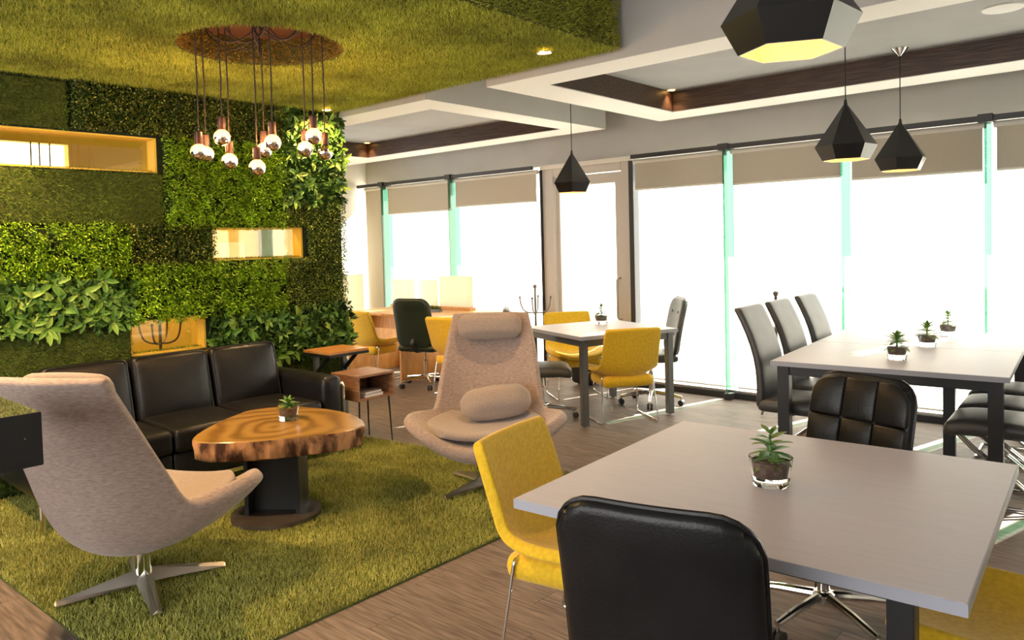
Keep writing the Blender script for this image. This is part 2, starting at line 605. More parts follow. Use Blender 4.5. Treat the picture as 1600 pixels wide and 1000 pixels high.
# ------------------------------------------------------------------ room shell
WX = -5.5            # face of the green wall
GY = 4.05            # its end
WY = 6.85            # glazing
CZ = 3.05            # slab
XR, YB = 3.6, -2.6   # the room goes on behind the camera
floor = struct('floor', MB().box(-8.8, XR, YB, WY + 0.06, -0.2, -0.008), 'subfloor')
pw, pl = 0.19, 1.22
pmesh = MB().box(0.0008, pl - 0.0008, 0.0008, pw - 0.0008, -0.008, 0).mesh('plank')
pmesh.materials.append(MATS['plank_wood'])
RUG = (-5.47, -2.64, 1.03, 3.80)
cand = []
j = 0
yy = 0.9
while yy < WY - 0.1:
    xx = -8.75 + (j * 0.437 % 1.0) * pl - pl
    while xx < 0.6:
        x0, x1 = xx, xx + pl
        hid = x0 > RUG[0] and x1 < RUG[1] and yy > RUG[2] and yy + pw < RUG[3]
        far = xx + pl < -8.7 or xx < -8.8
        beh = xx > -0.2 and yy < 1.3
        if x1 < -5.6 and yy < 3.9: hid = True
        if not hid and not far and not beh:
            cand.append((xx, yy))
        xx += pl
    yy += pw
    j += 1
for x, y in cand[:300]:
    o = link('plank', pmesh, None, floor)
    o.location = (x, y, 0)
# floor beyond the planks built one by one
rest = MB()
rest.box(-8.75, XR, YB, 0.9, -0.008, 0.0)
rest.box(0.6 + 0.7, XR, 0.9, WY, -0.008, 0.0)
ro = rest.build('plank_field', 'plank_wood', floor)
ro['kind'] = 'stuff'

ceil = struct('ceiling', MB().box(-8.8, XR, YB, WY + 0.06, CZ, CZ + 0.2), 'ceiling_paint')
struct('wall_window', MB().box(-8.8, XR, WY, WY + 0.25, 2.38, CZ), 'wall_paint')
struct('wall_far', MB().box(-8.9, -8.7, GY + 0.4, WY + 0.2, 0, CZ), 'white_wall')
# unseen back wall behind the camera: openings added for fill light
struct('wall_right', MB().box(XR, XR + 0.15, YB, WY + 0.06, 0, CZ), 'white_wall')
wb = MB().box(-8.8, XR, YB - 0.15, YB, 0, 0.25).box(-8.8, XR, YB - 0.15, YB, 2.75, CZ).box(-8.8, -5.6, YB - 0.15, YB, 0.25, 2.75)
wb.box(-5.6, -5.3, YB - 0.15, YB, 0.25, 2.75).box(-2.3, -2.0, YB - 0.15, YB, 0.25, 2.75).box(0.9, XR, YB - 0.15, YB, 0.25, 2.75)
struct('wall_back', wb, 'white_wall')

def ring(x0, x1, y0, y1, a0, a1, b0, b1, z0, z1):
    mb = MB()
    mb.box(x0, x1, y0, b0, z0, z1)
    mb.box(x0, x1, b1, y1, z0, z1)
    mb.box(x0, a0, b0, b1, z0, z1)
    mb.box(a1, x1, b0, b1, z0, z1)
    return mb
def coffer(n, x0, x1, y0, y1, a0, a1, b0, b1):
    z0 = 2.63
    t = struct('trim_%d' % n, ring(x0, x1, y0, y1, a0, a1, b0, b1, z0, CZ), 'soffit_white')
    MB().box(a0, a1, b0, b1, 2.805, 2.83).build('recess_panel', 'ceiling_paint', t)
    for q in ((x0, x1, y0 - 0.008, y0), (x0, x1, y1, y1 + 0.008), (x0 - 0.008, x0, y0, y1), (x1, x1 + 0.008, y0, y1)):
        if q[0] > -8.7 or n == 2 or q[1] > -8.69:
            MB().box(*q, z0 + 0.001, CZ).build('shade_board', 'wall_paint', t)  # grey colour gives the white coffer's outer faces their shade
    e = 0.012
    for q in ((a0, a1, b0, b0 + e), (a0, a1, b1 - e, b1), (a0, a0 + e, b0 + e, b1 - e), (a1 - e, a1, b0 + e, b1 - e)):
        MB().box(*q, z0 + 0.004, 2.805).build('lining_board', 'dark_wood', t)
    return t
coffer(1, -8.7, -4.34, 4.02, 6.42, -7.67, -4.63, 4.33, 6.08)
coffer(2, -3.72, 2.6, 4.03, 6.42, -3.38, 2.3, 4.31, 6.06)

# ------------------------------------------------------------------ glazing
fins = [-8.14, -6.84, -5.46, -4.25, -3.2, -2.15, -1.12, -0.07, 0.98, 2.03, 3.08]
edges = [-8.7] + fins + [XR]
wi = 0
for i in range(len(edges) - 1):
    x0, x1 = edges[i], edges[i + 1]
    if x0 == -5.46:
        continue
    wi += 1
    wobj = struct('window_%d' % wi, MB().box(x0 + 0.002, x1 - 0.002, WY + 0.005, WY + 0.017, 0.06, 2.38), 'window_glass')
    MB().box(x0, x1, WY - 0.10, WY + 0.05, 0, 0.055).build('sill', 'rail_metal', wobj, bevel=0.004)
    MB().box(x0, x1, WY - 0.07, WY + 0.03, 0.055, 0.075).build('sill_cap', 'satin_steel', wobj)
    if x0 > -8.6 and x0 != -4.25:
        MB().box(x0 - 0.008, x0 + 0.008, WY - 0.20, WY - 0.005, 0.06, 2.33).build('glass_fin', 'fin_glass', wobj)
        MB().box(x0 - 0.035, x0 + 0.035, WY - 0.19, WY - 0.10, 0.0, 0.06).build('fin_shoe', 'rail_metal', wobj, bevel=0.004)
        MB().box(x0 - 0.05, x0 + 0.05, WY - 0.22, WY - 0.06, 2.325, 2.385).build('fin_bracket', 'rail_metal', wobj, bevel=0.004)
    r0, r1 = x0 + (0.05 if x0 > -8.6 else 0.03), x1 - 0.05
    MB().box(r0, r1, WY - 0.20, WY - 0.15, 2.335, 2.375).build('top_rail', 'rail_metal', wobj)

# roller blinds: short beige ones above, pale screens lowered behind them
def blind(x0, x1, zb, lab):
    t = thing('roller_blind', lab, 'blind', ((x0 + x1) / 2, WY - 0.13, zb), 0, 'beige roller blinds along the window wall')
    w2 = (x1 - x0) / 2
    top = 2.31 - zb
    MB().box(-w2, w2, -0.002, 0.002, 0.012, top).build('fabric', 'blind_beige', t)
    MB().tube([(-w2, 0, 0.008), (w2, 0, 0.008)], 0.011, 8).build('bottom_bar', 'roller_tube', t, smooth=True)
    MB().tube([(-w2 - 0.02, 0.012, top), (w2 + 0.02, 0.012, top)], 0.026, 12).build('roller', 'roller_tube', t, smooth=True)
def sheer(x0, x1, lab):
    t = thing('screen_blind', lab, 'blind', ((x0 + x1) / 2, WY - 0.055, 0.10), 0, 'pale screens lowered over the glass')
    w2 = (x1 - x0) / 2
    MB().add([(-w2, 0, 0), (w2, 0, 0), (w2, 0, 2.22), (-w2, 0, 2.22)], [(0, 1, 2, 3)]).build('screen', 'sheer_screen', t)
    MB().tube([(-w2, 0, 0.0), (w2, 0, 0.0)], 0.009, 8).build('bottom_bar', 'roller_tube', t, smooth=True)
where = ['nearest the far corner behind the desk', 'left of the glass door', 'just right of the glass door', 'second to the right of the glass door', 'behind the two hanging black lamps', 'at the right edge of the photo', 'outside the photo on the right', 'further right outside the photo', 'far right outside the photo', 'last on the right outside the photo']
spans = [(-8.14, -6.84, 1.945), (-6.84, -5.46, 1.978), (-4.25, -3.2, 2.02), (-3.2, -2.15, 2.0), (-2.15, -1.12, 1.967), (-1.12, -0.07, 1.965), (-0.07, 0.98, 1.965), (0.98, 2.03, 1.965), (2.03, 3.08, 1.965)]
blind(-8.56, -8.19, 0.12, 'narrow beige roller blind pulled fully down in the far corner')
for (x0, x1, zb), wh in zip(spans, where):
    blind(x0 + 0.06, x1 - 0.03, zb, 'short beige roller blind ' + wh)
    sheer(x0 + 0.05, x1 - 0.075, 'bright backlit pale window screen ' + wh)

# door between the fins
dr = thing('door_1', None, None, (0, 0, 0))
dr['kind'] = 'structure'
MB().box(-5.45, -5.30, WY - 0.07, WY + 0.05, 0, 2.33).build('door_post', 'door_paint', dr, bevel=0.004)
MB().box(-4.40, -4.29, WY - 0.07, WY + 0.05, 0, 2.33).build('door_post', 'door_paint', dr, bevel=0.004)
MB().box(-5.30, -4.40, WY - 0.07, WY + 0.05, 2.25, 2.33).build('door_header', 'door_paint', dr, bevel=0.004)
MB().box(-5.46, -4.25, WY - 0.10, WY + 0.05, 2.33, 2.38).build('door_lintel', 'roller_tube', dr, bevel=0.004)
MB().box(-4.29, -4.235, WY - 0.10, WY + 0.05, 0, 2.33).build('mullion', 'rail_metal', dr)
MB().box(-5.465, -5.45, WY - 0.10, WY + 0.05, 0, 2.33).build('mullion', 'rail_metal', dr)
lf = ring(-5.29, -4.41, 0, 0.01, -5.235, -4.50, 0, 0.01, 0, 1)
leafb = MB()
leafb.box(-5.29, -5.235, WY - 0.03, WY + 0.02, 0.02, 2.24)
leafb.box(-4.50, -4.41, WY - 0.03, WY + 0.02, 0.02, 2.24)
leafb.box(-5.235, -4.50, WY - 0.03, WY + 0.02, 2.13, 2.24)
leafb.box(-5.235, -4.50, WY - 0.03, WY + 0.02, 0.02, 0.14)
leaf_o = leafb.build('door_leaf', 'door_paint', dr)
MB().box(-5.235, -4.50, WY - 0.01, WY, 0.14, 2.13).build('pane', 'window_glass', leaf_o)
MB().add([(-5.233, WY + 0.004, 0.142), (-4.502, WY + 0.004, 0.142), (-4.502, WY + 0.004, 2.128), (-5.233, WY + 0.004, 2.128)], [(0, 1, 2, 3)]).build('frosted_film', 'sheer_screen', leaf_o)
for yo, nm in ((-0.09, 'door_handle'), (0.09, 'door_handle')):
    y0 = WY - 0.005
    MB().tube(smooth_path([(-4.455, y0, 1.12), (-4.455, y0 + yo, 1.12), (-4.455, y0 + yo, 0.69), (-4.455, y0, 0.69)], 0.05), 0.013, 10).build(nm, 'door_paint', leaf_o, smooth=True)

# terrace and the building across, glimpsed in the gaps between the screens
struct('terrace_floor', MB().box(-30, 30, WY + 0.06, 60, -0.3, -0.1), 'terrace')

# ------------------------------------------------------------------ green wall
holes = [(1.38, 2.475, 2.085, 2.335), (2.86, 3.665, 1.44, 1.695), (2.235, 2.79, 0.79, 1.045)]
ys = sorted({YB, GY} | {h[0] for h in holes} | {h[1] for h in holes})
zs = sorted({0, 2.68} | {h[2] for h in holes} | {h[3] for h in holes})
wall = MB()
for a, b2 in zip(ys[:-1], ys[1:]):
    for c, d in zip(zs[:-1], zs[1:]):
        if any(a >= h[0] - 1e-6 and b2 <= h[1] + 1e-6 and c >= h[2] - 1e-6 and d <= h[3] + 1e-6 for h in holes):
            continue
        wall.box(WX - 0.16, WX - 0.02, a, b2, c, d)
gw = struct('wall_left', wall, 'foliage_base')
for k, h in enumerate(holes):
    wo = struct('window_%d' % (wi + 1 + k), ring(h[0], h[1], h[2], h[3], h[0] + 0.015, h[1] - 0.015, h[2] + 0.012, h[3] - 0.012, 0, 0.12), 'yellow_wall')
    me = wo.data
    for v in me.vertices:
        a, b2, c = v.co
        v.co = (WX - 0.15 + c, a, b2)
    MB().box(WX - 0.135, WX - 0.128, h[0] + 0.012, h[1] - 0.012, h[2] + 0.01, h[3] - 0.01).build('pane', 'yellow_glass', wo)

def panel_base(name, label, y0, y1, z0, z1, group, mat='foliage_base', slot=None):
    t = thing(name, label, 'plant panel', (WX, (y0 + y1) / 2, z0), 0, group)
    yc, g = (y0 + y1) / 2, 0.013
    mb = MB()
    if slot:
        mb.box(-0.019, 0.0, y0 + g - yc, slot[1] - yc, g, slot[2] - z0)
        mb.box(-0.019, 0.0, y0 + g - yc, slot[1] - yc, slot[3] - z0, z1 - z0 - g)
        mb.box(-0.019, 0.0, slot[1] - yc, y1 - g - yc, g, z1 - z0 - g)
    else:
        mb.box(-0.019, 0.0, y0 + g - yc, y1 - g - yc, g, z1 - z0 - g)
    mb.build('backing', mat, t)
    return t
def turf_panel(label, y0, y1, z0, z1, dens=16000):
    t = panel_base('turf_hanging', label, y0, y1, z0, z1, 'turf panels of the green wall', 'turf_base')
    w2, h = (y1 - y0) / 2, z1 - z0
    P = scatter([((0, -w2, 0), (0, 2 * w2, 0), (0, 0, h), int(dens * 2 * w2 * h))])
    V, k = blade_points(P, (1, 0, 0), 0.032, 0.0022, 0.9)
    stuff('grass_blades', raw_mesh('grass_blades', V, k, 'turf_wall'), t)
    return t
def leafy_panel(name, label, y0, y1, z0, z1, mat, dens, ln, wd, depth, tilt, group, clump=0, skip=None, droop=0.0):
    t = panel_base(name, label, y0, y1, z0, z1, group, slot=skip[0] if skip else None)
    w2, h = (y1 - y0) / 2, z1 - z0
    n = int(dens * 2 * w2 * h)
    P = scatter([((0, -w2, 0), (0, 2 * w2, 0), (0, 0, h), n)])
    P[:, 0] += rng.uniform(0, 1, n) ** 0.7 * depth
    if clump:
        nc = int(clump * 2 * w2 * h) + 1
        cc = scatter([((0, -w2, 0), (0, 2 * w2, 0), (0, 0, h), nc)])
        ix = rng.integers(0, nc, n)
        g = rng.normal(size=(n, 3)) * 0.018
        P = cc[ix] + g
        P[:, 0] = depth * rng.uniform(0.2, 1.0, nc)[ix] + rng.uniform(-0.015, 0.015, n)
        P[:, 0] = np.maximum(P[:, 0], 0.001)
        P[:, 1] = np.clip(P[:, 1], -w2 - 0.01, w2 + 0.01)
        P[:, 2] = np.clip(P[:, 2], -0.012, h + 0.01)
    if skip:
        keep = np.ones(n, bool)
        cy, cz = (y0 + y1) / 2, z0
        for s in skip:
            keep &= ~((P[:, 1] + cy > s[0]) & (P[:, 1] + cy < s[1]) & (P[:, 2] + cz > s[2]) & (P[:, 2] + cz < s[3]))
        P = P[keep]
    V, k = blade_points(P, (1, 0, 0), ln, wd, tilt, True, droop)
    stuff('foliage', raw_mesh('foliage', V, k, mat), t)
    return t

def leaf_mesh(name, L=1.0, W=0.36, curl=0.22, fold=0.10):
    vs, fs = [], []
    prof = [(0.0, 0.06), (0.2, 0.62), (0.45, 1.0), (0.7, 0.86), (0.9, 0.42), (1.0, 0.0)]
    for t, q in prof:
        z = -curl * t * t * L
        hw = W / 2 * q * L
        vs += [(t * L, -hw, z + fold * q * L), (t * L, 0, z), (t * L, hw, z + fold * q * L)]
    for i in range(len(prof) - 1):
        a = i * 3
        fs += [(a, a + 1, a + 4, a + 3), (a + 1, a + 2, a + 5, a + 4)]
    me = MB().add(vs, fs).mesh(name, smooth=True, ang=0)
    return me

def broad_panel(label, y0, y1, z0, z1, mat, n_leaf, ln, spread=1.0, fringe=0.0):
    t = panel_base('broadleaf_panel', label, y0, y1, z0, z1, 'broad-leaf panels of the green wall')
    w2, h = (y1 - y0) / 2, z1 - z0
    P = scatter([((0, -w2, 0), (0, 2 * w2, 0), (0, 0, h), int(5200 * 2 * w2 * h))])
    P[:, 0] += rng.uniform(0, 0.03, len(P))
    V, k = blade_points(P, (1, 0, 0), 0.078, 0.0145, 1.6, True)
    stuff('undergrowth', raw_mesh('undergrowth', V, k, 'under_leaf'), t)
    mesh = leaf_mesh('leaf')
    mesh.materials.append(MATS[mat])
    per = 7
    ns = n_leaf // per
    cols = max(1, round(math.sqrt(ns * 2 * w2 / h)))
    rows = max(1, math.ceil(ns / cols))
    cnt = 0
    for r in range(rows):
        for c in range(cols):
            cy = -w2 + (c + 0.5 + random.uniform(-0.35, 0.35) + (0.25 if r % 2 else -0.25)) * 2 * w2 / cols
            cz = (r + 0.5 + random.uniform(-0.35, 0.35)) * h / rows
            cx = random.uniform(0.015, 0.055)
            a0 = random.uniform(0, 2 * PI)
            for q in range(per):
                if cnt >= n_leaf:
                    break
                cnt += 1
                a = a0 + 2 * PI * q / per + random.uniform(-0.35, 0.35)
                el = random.uniform(0.05, 0.75)
                d = Vector((math.sin(el), math.cos(a) * math.cos(el) * spread, math.sin(a) * math.cos(el) - 0.12)).normalized()
                side = d.cross(Vector((1, 0, 0))).normalized()
                nn = side.cross(d).normalized()
                if nn.x < 0:
                    nn, side = -nn, -side
                M = Matrix((d, nn.cross(d), nn)).transposed()
                o = link('leaf', mesh, None, t)
                s = ln * random.uniform(0.75, 1.2)
                o.matrix_local = Matrix.Translation((cx, cy, cz)) @ M.to_4x4() @ Matrix.Scale(s, 4)
    return t

GT = 'boxwood panels of the green wall'
FT = 'fern panels of the green wall'
turf_panel('dark turf panel at the top left above the long window slot', 1.2, 1.9, 2.335, 2.66)
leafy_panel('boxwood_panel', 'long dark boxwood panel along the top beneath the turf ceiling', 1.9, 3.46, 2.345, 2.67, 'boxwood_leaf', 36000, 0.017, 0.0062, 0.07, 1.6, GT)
turf_panel('dark turf panel below the long window slot', 1.2, 2.51, 1.71, 2.085)
leafy_panel('fern_panel', 'bright green fern panel behind the hanging bulbs', 2.50, 3.455, 1.70, 2.345, 'fern_leaf', 30000, 0.029, 0.0045, 0.075, 1.4, FT, clump=1500, droop=0.25)
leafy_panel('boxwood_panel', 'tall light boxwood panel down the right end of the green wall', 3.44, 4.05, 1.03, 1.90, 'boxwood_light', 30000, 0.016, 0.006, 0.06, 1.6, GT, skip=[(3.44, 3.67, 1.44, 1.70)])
leafy_panel('fern_panel', 'bright green fern panel at the left above the broad leaves', 1.2, 2.22, 1.36, 1.715, 'fern_leaf', 30000, 0.029, 0.0045, 0.075, 1.4, FT, clump=1500, droop=0.25)
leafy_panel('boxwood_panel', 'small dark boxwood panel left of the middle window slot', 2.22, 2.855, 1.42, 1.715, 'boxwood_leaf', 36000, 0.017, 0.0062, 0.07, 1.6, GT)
leafy_panel('fern_panel', 'bright green fern panel below the middle window slot', 2.22, 3.44, 1.03, 1.435, 'fern_leaf', 30000, 0.029, 0.0045, 0.07, 1.4, FT, clump=1500, droop=0.25)
turf_panel('dark turf panel at the left low behind the sofa', 1.2, 2.235, 0.02, 1.03)
turf_panel('low turf panel under the small window slot behind the sofa', 2.235, 2.80, 0.02, 0.79)
turf_panel('low turf panel under the broad leaves at the wall end', 2.80, 4.05, 0.02, 0.635)
broad_panel('light broad-leaf panel high at the right end of the green wall', 3.45, 4.05, 1.88, 2.66, 'broad_leaf_light', 294, 0.088)
broad_panel('dark broad-leaf panel at the left above the low turf', 1.3, 2.235, 1.02, 1.37, 'broad_leaf', 294, 0.100)
broad_panel('broad-leaf panel above the sofa beside the small window slot', 2.80, 4.08, 0.62, 1.03, 'broad_leaf', 300, 0.100)
# turf on the sills of the slots and on the wall's end face
R = []
for h in holes:
    R.append(((WX - 0.13, h[0], h[2]), (0.075, 0, 0), (0, h[1] - h[0], 0), 1400))
V1, k = blade_points(scatter(R), (0, 0, 1), 0.03, 0.0022, 0.7)
V2, k = blade_points(scatter([((WX - 0.15, GY, 0.0), (0.11, 0, 0), (0, 0, 2.66), 6000)]), (0, 1, 0), 0.028, 0.0022, 0.9)
stuff('grass_blades', raw_mesh('grass_blades', np.concatenate([V1, V2]), k, 'turf_wall'), gw)

# yellow room behind the slots
yw = MB()
for q in ((YB, 1.72, 0, 2.68), (2.50, 3.86, 0, 2.68), (4.14, 4.30, 0, 2.68), (1.72, 2.50, 0, 2.15), (1.72, 2.50, 2.475, 2.68), (3.86, 4.14, 1.60, 2.68), (3.86, 4.14, 0, 1.2)):
    yw.box(-7.4, -7.3, *q)
struct('wall_yellow', yw, 'yellow_wall')
struct('trim_3', MB().box(-7.44, -7.26, 4.30, 4.45, 0, 2.68), 'grey_metal')
struct('trim_4', MB().box(-8.7, WX - 0.16, YB, 4.3, 2.68, 2.74), 'soffit_white')
for k, (y, z0, z1) in enumerate(((2.20, 2.15, 2.475), (2.265, 2.15, 2.475), (2.344, 2.15, 2.475))):
    o = MB().tube([(-7.28, y, z0), (-7.28, y + 0.003, z1)], 0.006, 6).build('cord_reflection', 'cord_brown', smooth=True)  # thin rods stand in for pendant cords reflected in the slot glass
    tag(o, ('leftmost', 'middle', 'rightmost')[k] + ' thin dark rod standing for a reflected pendant cord in the long slot', 'reflection', 'cord reflections in the long window slot')

# ------------------------------------------------------------------ turf ceiling with the round lamp recess
TZ, TX, TY, HC, HR = 2.68, -2.575, 3.97, (-3.96, 2.40), 0.46
RZ = 2.84
tc = MB()
n = 64
angs = sorted({2 * PI * i / n for i in range(n)} | {math.atan2(y - HC[1], x - HC[0]) % (2 * PI) for x in (WX - 0.16, TX) for y in (YB, TY + 0.05)})
def to_rect(a):
    dx, dy = math.cos(a), math.sin(a)
    t = min([((TX if dx > 0 else WX - 0.16) - HC[0]) / dx if abs(dx) > 1e-9 else 1e9, ((TY if dy > 0 else YB) - HC[1]) / dy if abs(dy) > 1e-9 else 1e9])
    return HC[0] + dx * t, HC[1] + dy * t
N_ = len(angs)
vs = [(HC[0] + HR * math.cos(a), HC[1] + HR * math.sin(a), TZ) for a in angs] + [(*to_rect(a), TZ) for a in angs] \
   + [(HC[0] + HR * math.cos(a), HC[1] + HR * math.sin(a), RZ) for a in angs] + [(*to_rect(a), CZ) for a in angs]
fs = []
for i in range(N_):
    j = (i + 1) % N_
    fs += [(i, j, N_ + j, N_ + i), (2 * N_ + i, 2 * N_ + j, j, i), (N_ + i, N_ + j, 3 * N_ + j, 3 * N_ + i)]
tc.add(vs, fs)
tco = struct('trim_5', tc, 'turf_base_ceiling')
MB().lathe([(HR, RZ), (HR, RZ + 0.01)], 48, *HC).build('recess_panel', 'recess_brown', tco)
P = scatter([((-5.5, 0.9, TZ), (2.925, 0, 0), (0, TY - 0.9, 0), 210000)])
P = P[np.hypot(P[:, 0] - HC[0], P[:, 1] - HC[1]) > HR]
V1, k = blade_points(P, (0, 0, -1), 0.026, 0.0022, 1.0)
P = scatter([((TX, 1.6, TZ), (0, TY - 1.6, 0), (0, 0, CZ - TZ), 20000)])
V2, k = blade_points(P, (1, 0, 0), 0.026, 0.0022, 1.0)
P = scatter([((-5.5, TY, TZ), (2.925, 0, 0), (0, 0, 0.10), 8000)])
V3, k = blade_points(P, (0, 1, 0), 0.02, 0.0022, 0.9)
stuff('grass_blades', raw_mesh('grass_blades', np.concatenate([V1, V2, V3]), k, 'turf_ceiling'), tco)
a = rng.uniform(0, 2 * PI, 9000)
P = np.stack([HC[0] + HR * np.cos(a), HC[1] + HR * np.sin(a), rng.uniform(TZ, RZ, 9000)], 1)
Nn = np.stack([-np.cos(a), -np.sin(a), 0 * a], 1)
V, k = blade_points(P, Nn, 0.026, 0.0025, 0.9)
stuff('recess_turf', raw_mesh('recess_turf', V, k, 'turf_recess'), tco)

# ------------------------------------------------------------------ turf rug
rug = thing('turf_rug', 'artificial turf rug spread under the lounge seating', 'rug', (-4.05, 2.4, 0))
px0, px1, py0, py1 = RUG
poly = [(px0, py0 - 0.02), (px1, py0 + 0.06), (px1 + 0.01, 3.98), (px0, 3.68)]
MB().prism([(x + 4.05, y - 2.4) for x, y in poly], 0.0005, 0.008).build('mat', 'turf_base', rug)
P = scatter([((px0, py0, 0.008), (px1 - px0, 0, 0), (0, 2.95, 0), 240000)])
ymax = 3.68 + (P[:, 0] - px0) / (px1 - px0) * 0.30
ymin = py0 - 0.02 + (P[:, 0] - px0) / (px1 - px0) * 0.08
P = P[(P[:, 1] < ymax) & (P[:, 1] > ymin)]
P -= np.array([-4.05, 2.4, 0])
V, k = blade_points(P, (0, 0, 1), 0.024, 0.0021, 0.9)
stuff('grass_blades', raw_mesh('grass_blades', V, k, 'turf_rug'), rug)

# ------------------------------------------------------------------ lounge chairs
LROWS = [((0, .44, .365), (.27, .40, .425)), ((0, .32, .345), (.41, .30, .492)), ((0, .13, .335), (.475, .16, .518)),
         ((0, -.06, .335), (.435, .005, .502)), ((0, -.18, .352), (.352, -.115, .476)), ((0, -.225, .372), (.328, -.15, .485)), ((0, -.31, .46), (.315, -.20, .57)),
         ((0, -.375, .64), (.298, -.29, .72)), ((0, -.435, .84), (.278, -.385, .89)), ((0, -.49, 1.03), (.256, -.465, 1.03)), ((0, -.498, 1.055), (.252, -.475, 1.052))]
def lounge_rows(wmul=1.0, lift=0.0, rows=LROWS, K=9):
    us = [-1, -.95, -.7, -.36, 0, .36, .7, .95, 1]
    out = []
    for c, e in rows:
        r = []
        for j in range(K):
            u = us[j]
            a = abs(u)
            q = a ** 2.4
            r.append((e[0] * u * wmul, c[1] + (e[1] - c[1]) * q, c[2] + (e[2] - c[2]) * q + lift))
        out.append(r)
    return out
def lounge_chair(label, loc, rz):
    t = thing('lounge_chair', label, 'armchair', loc, rz, 'high-back swivel lounge chairs on the turf rug')
    def th(i, j):
        u = abs([-1, -.95, -.7, -.36, 0, .36, .7, .95, 1][j])
        b_ = max(0.0, 1 - abs(i - 3.2) / 4.0)
        return -((0.062 if i < 5 else 0.048) + 0.08 * b_ * (1 - u ** 2.2) + 0.015 * (1 - u))
    sh = MB().shell(lounge_rows(), th)
    o = sh.build('shell', 'lounge_fabric', t, smooth=True, sub=2, ang=0)
    pad = []
    for (c, e), r in zip(LROWS[0:6], lounge_rows()[0:6]):
        pad.append([(x * 0.80, (c[1] + (y - c[1]) * 0.4) * 0.93 - 0.01, c[2] + (z - c[2]) * 0.30 + 0.022) for x, y, z in r])
    def tp(i, j):
        return 0.05
    o = MB().shell(pad, tp).build('seat_cushion', 'lounge_fabric_pad', t, smooth=True, sub=2, ang=0)
    hp = MB().rbox(0.40, 0.085, 0.155, 0.042, 8, 0.012)
    o = hp.build('head_cushion', 'lounge_fabric_pad', t, smooth=True, ang=0)
    o.location = (0, -0.395, 0.965)
    o.rotation_euler = (math.radians(14), 0, 0)
    MB().lathe([(0.034, 0.075), (0.034, 0.25)], 20).build('column', 'chrome', t, smooth=True)
    for q in range(4):
        a = PI / 4 + PI / 2 * q
        lg = MB()
        d, s = Vector((math.cos(a), math.sin(a), 0)), Vector((-math.sin(a), math.cos(a), 0))
        zt0, zt1, zb0, zb1 = 0.105, 0.040, 0.045, 0.022
        A, B2 = d * 0.005, d * 0.35
        w0, w1 = 0.042, 0.024
        vs = [A - s * w0 + Vector((0, 0, zb0)), A + s * w0 + Vector((0, 0, zb0)), A + Vector((0, 0, zt0)),
              B2 - s * w1 + Vector((0, 0, zb1)), B2 + s * w1 + Vector((0, 0, zb1)), B2 + Vector((0, 0, zt1))]
        lg.add(vs, [(0, 2, 1), (3, 4, 5), (0, 1, 4, 3), (1, 2, 5, 4), (2, 0, 3, 5)])
        lg.build('base_leg', 'satin_steel', t, bevel=0.004)
    return t
lounge_chair('rosy grey lounge chair seen from behind beside the black planter box', (-3.5, 1.43, 0.005), face(-0.5, 0.87))
ch2 = lounge_chair('grey lounge chair facing the camera with a loose cushion on its seat', (-3.22, 3.41, 0.005), face(0.62, -0.78))
cu = MB().rbox(0.40, 0.12, 0.19, 0.058, 8, 0.022).build('lumbar_cushion', 'lounge_fabric_pad', smooth=True, ang=0)
tag(cu, 'small brown-grey cushion lying on the lounge chair facing the camera', 'cushion')
ux, uy = 0.622, -0.783
rx, ry = uy, -ux   # right hand of the facing direction
cu.location = (-3.22 - ux * 0.07 + 0.783 * 0.05, 3.41 - uy * 0.07 + 0.622 * 0.05, 0.528)
cu.rotation_euler = (math.radians(38), math.radians(6), face(ux, uy) + 0.12)

# ------------------------------------------------------------------ sofa
so = thing('sofa', 'three-seat black leather sofa with chrome frame against the green wall', 'sofa', (-5.0, 2.345, 0))
SY = [(-0.805, -0.265), (-0.265, 0.275), (0.275, 0.805)]
for a, b2 in SY:
    w_ = b2 - a - 0.008
    c = (a + b2) / 2
    o = MB().rbox(0.66, w_, 0.15, 0.035, 8, 0.014, puffax='z').build('seat_cushion', 'black_leather', so, smooth=True, ang=0, loc=(0.11, c, 0.365))
    MB().rbox(0.05, w_, 0.17, 0.015, 5, 0.006, puffax='x').build('front_panel', 'black_leather', so, smooth=True, ang=0, loc=(0.385, c, 0.205))
    o = MB().rbox(0.17, w_, 0.46, 0.05, 9, 0.03, puffax='x').build('back_cushion', 'black_leather', so, smooth=True, ang=0, loc=(-0.19, c, 0.60))
    o.rotation_euler = (0, math.radians(-13), 0)
    pp = MB()
    hw, hh = w_ / 2 - 0.02, 0.21
    pp.tube(smooth_path([(0.078, -hw, -hh), (0.078, hw, -hh), (0.078, hw, hh), (0.078, -hw, hh), (0.078, -hw, -hh)], 0.04), 0.005, 6)
    pp.build('piping', 'black_leather', o, smooth=True)
for sy in (-1, 1):
    MB().rbox(0.86, 0.165, 0.44, 0.045, 8, 0.008).build('arm', 'black_leather', so, smooth=True, ang=0, loc=(0.005, sy * 0.895, 0.375))
    yy = sy * 0.985
    MB().tube(smooth_path([(0.415, yy - sy * 0.05, 0.535), (0.415, yy, 0.535), (0.415, yy, 0.015)], 0.05), 0.016, 10).build('chrome_leg', 'chrome', so, smooth=True)
    MB().tube(smooth_path([(-0.40, yy - sy * 0.05, 0.535), (-0.40, yy, 0.535), (-0.40, yy, 0.015)], 0.05), 0.016, 10).build('chrome_leg', 'chrome', so, smooth=True)
MB().box(0.36, 0.40, -0.98, 0.98, 0.085, 0.112).build('front_rail', 'chrome', so, bevel=0.004)
MB().box(-0.40, 0.36, -0.80, 0.80, 0.11, 0.29).build('under_frame', 'black_leather', so)
MB().rbox(0.12, 1.62, 0.50, 0.04, 6).build('backrest', 'black_leather', so, smooth=True, ang=0, loc=(-0.36, 0, 0.50))

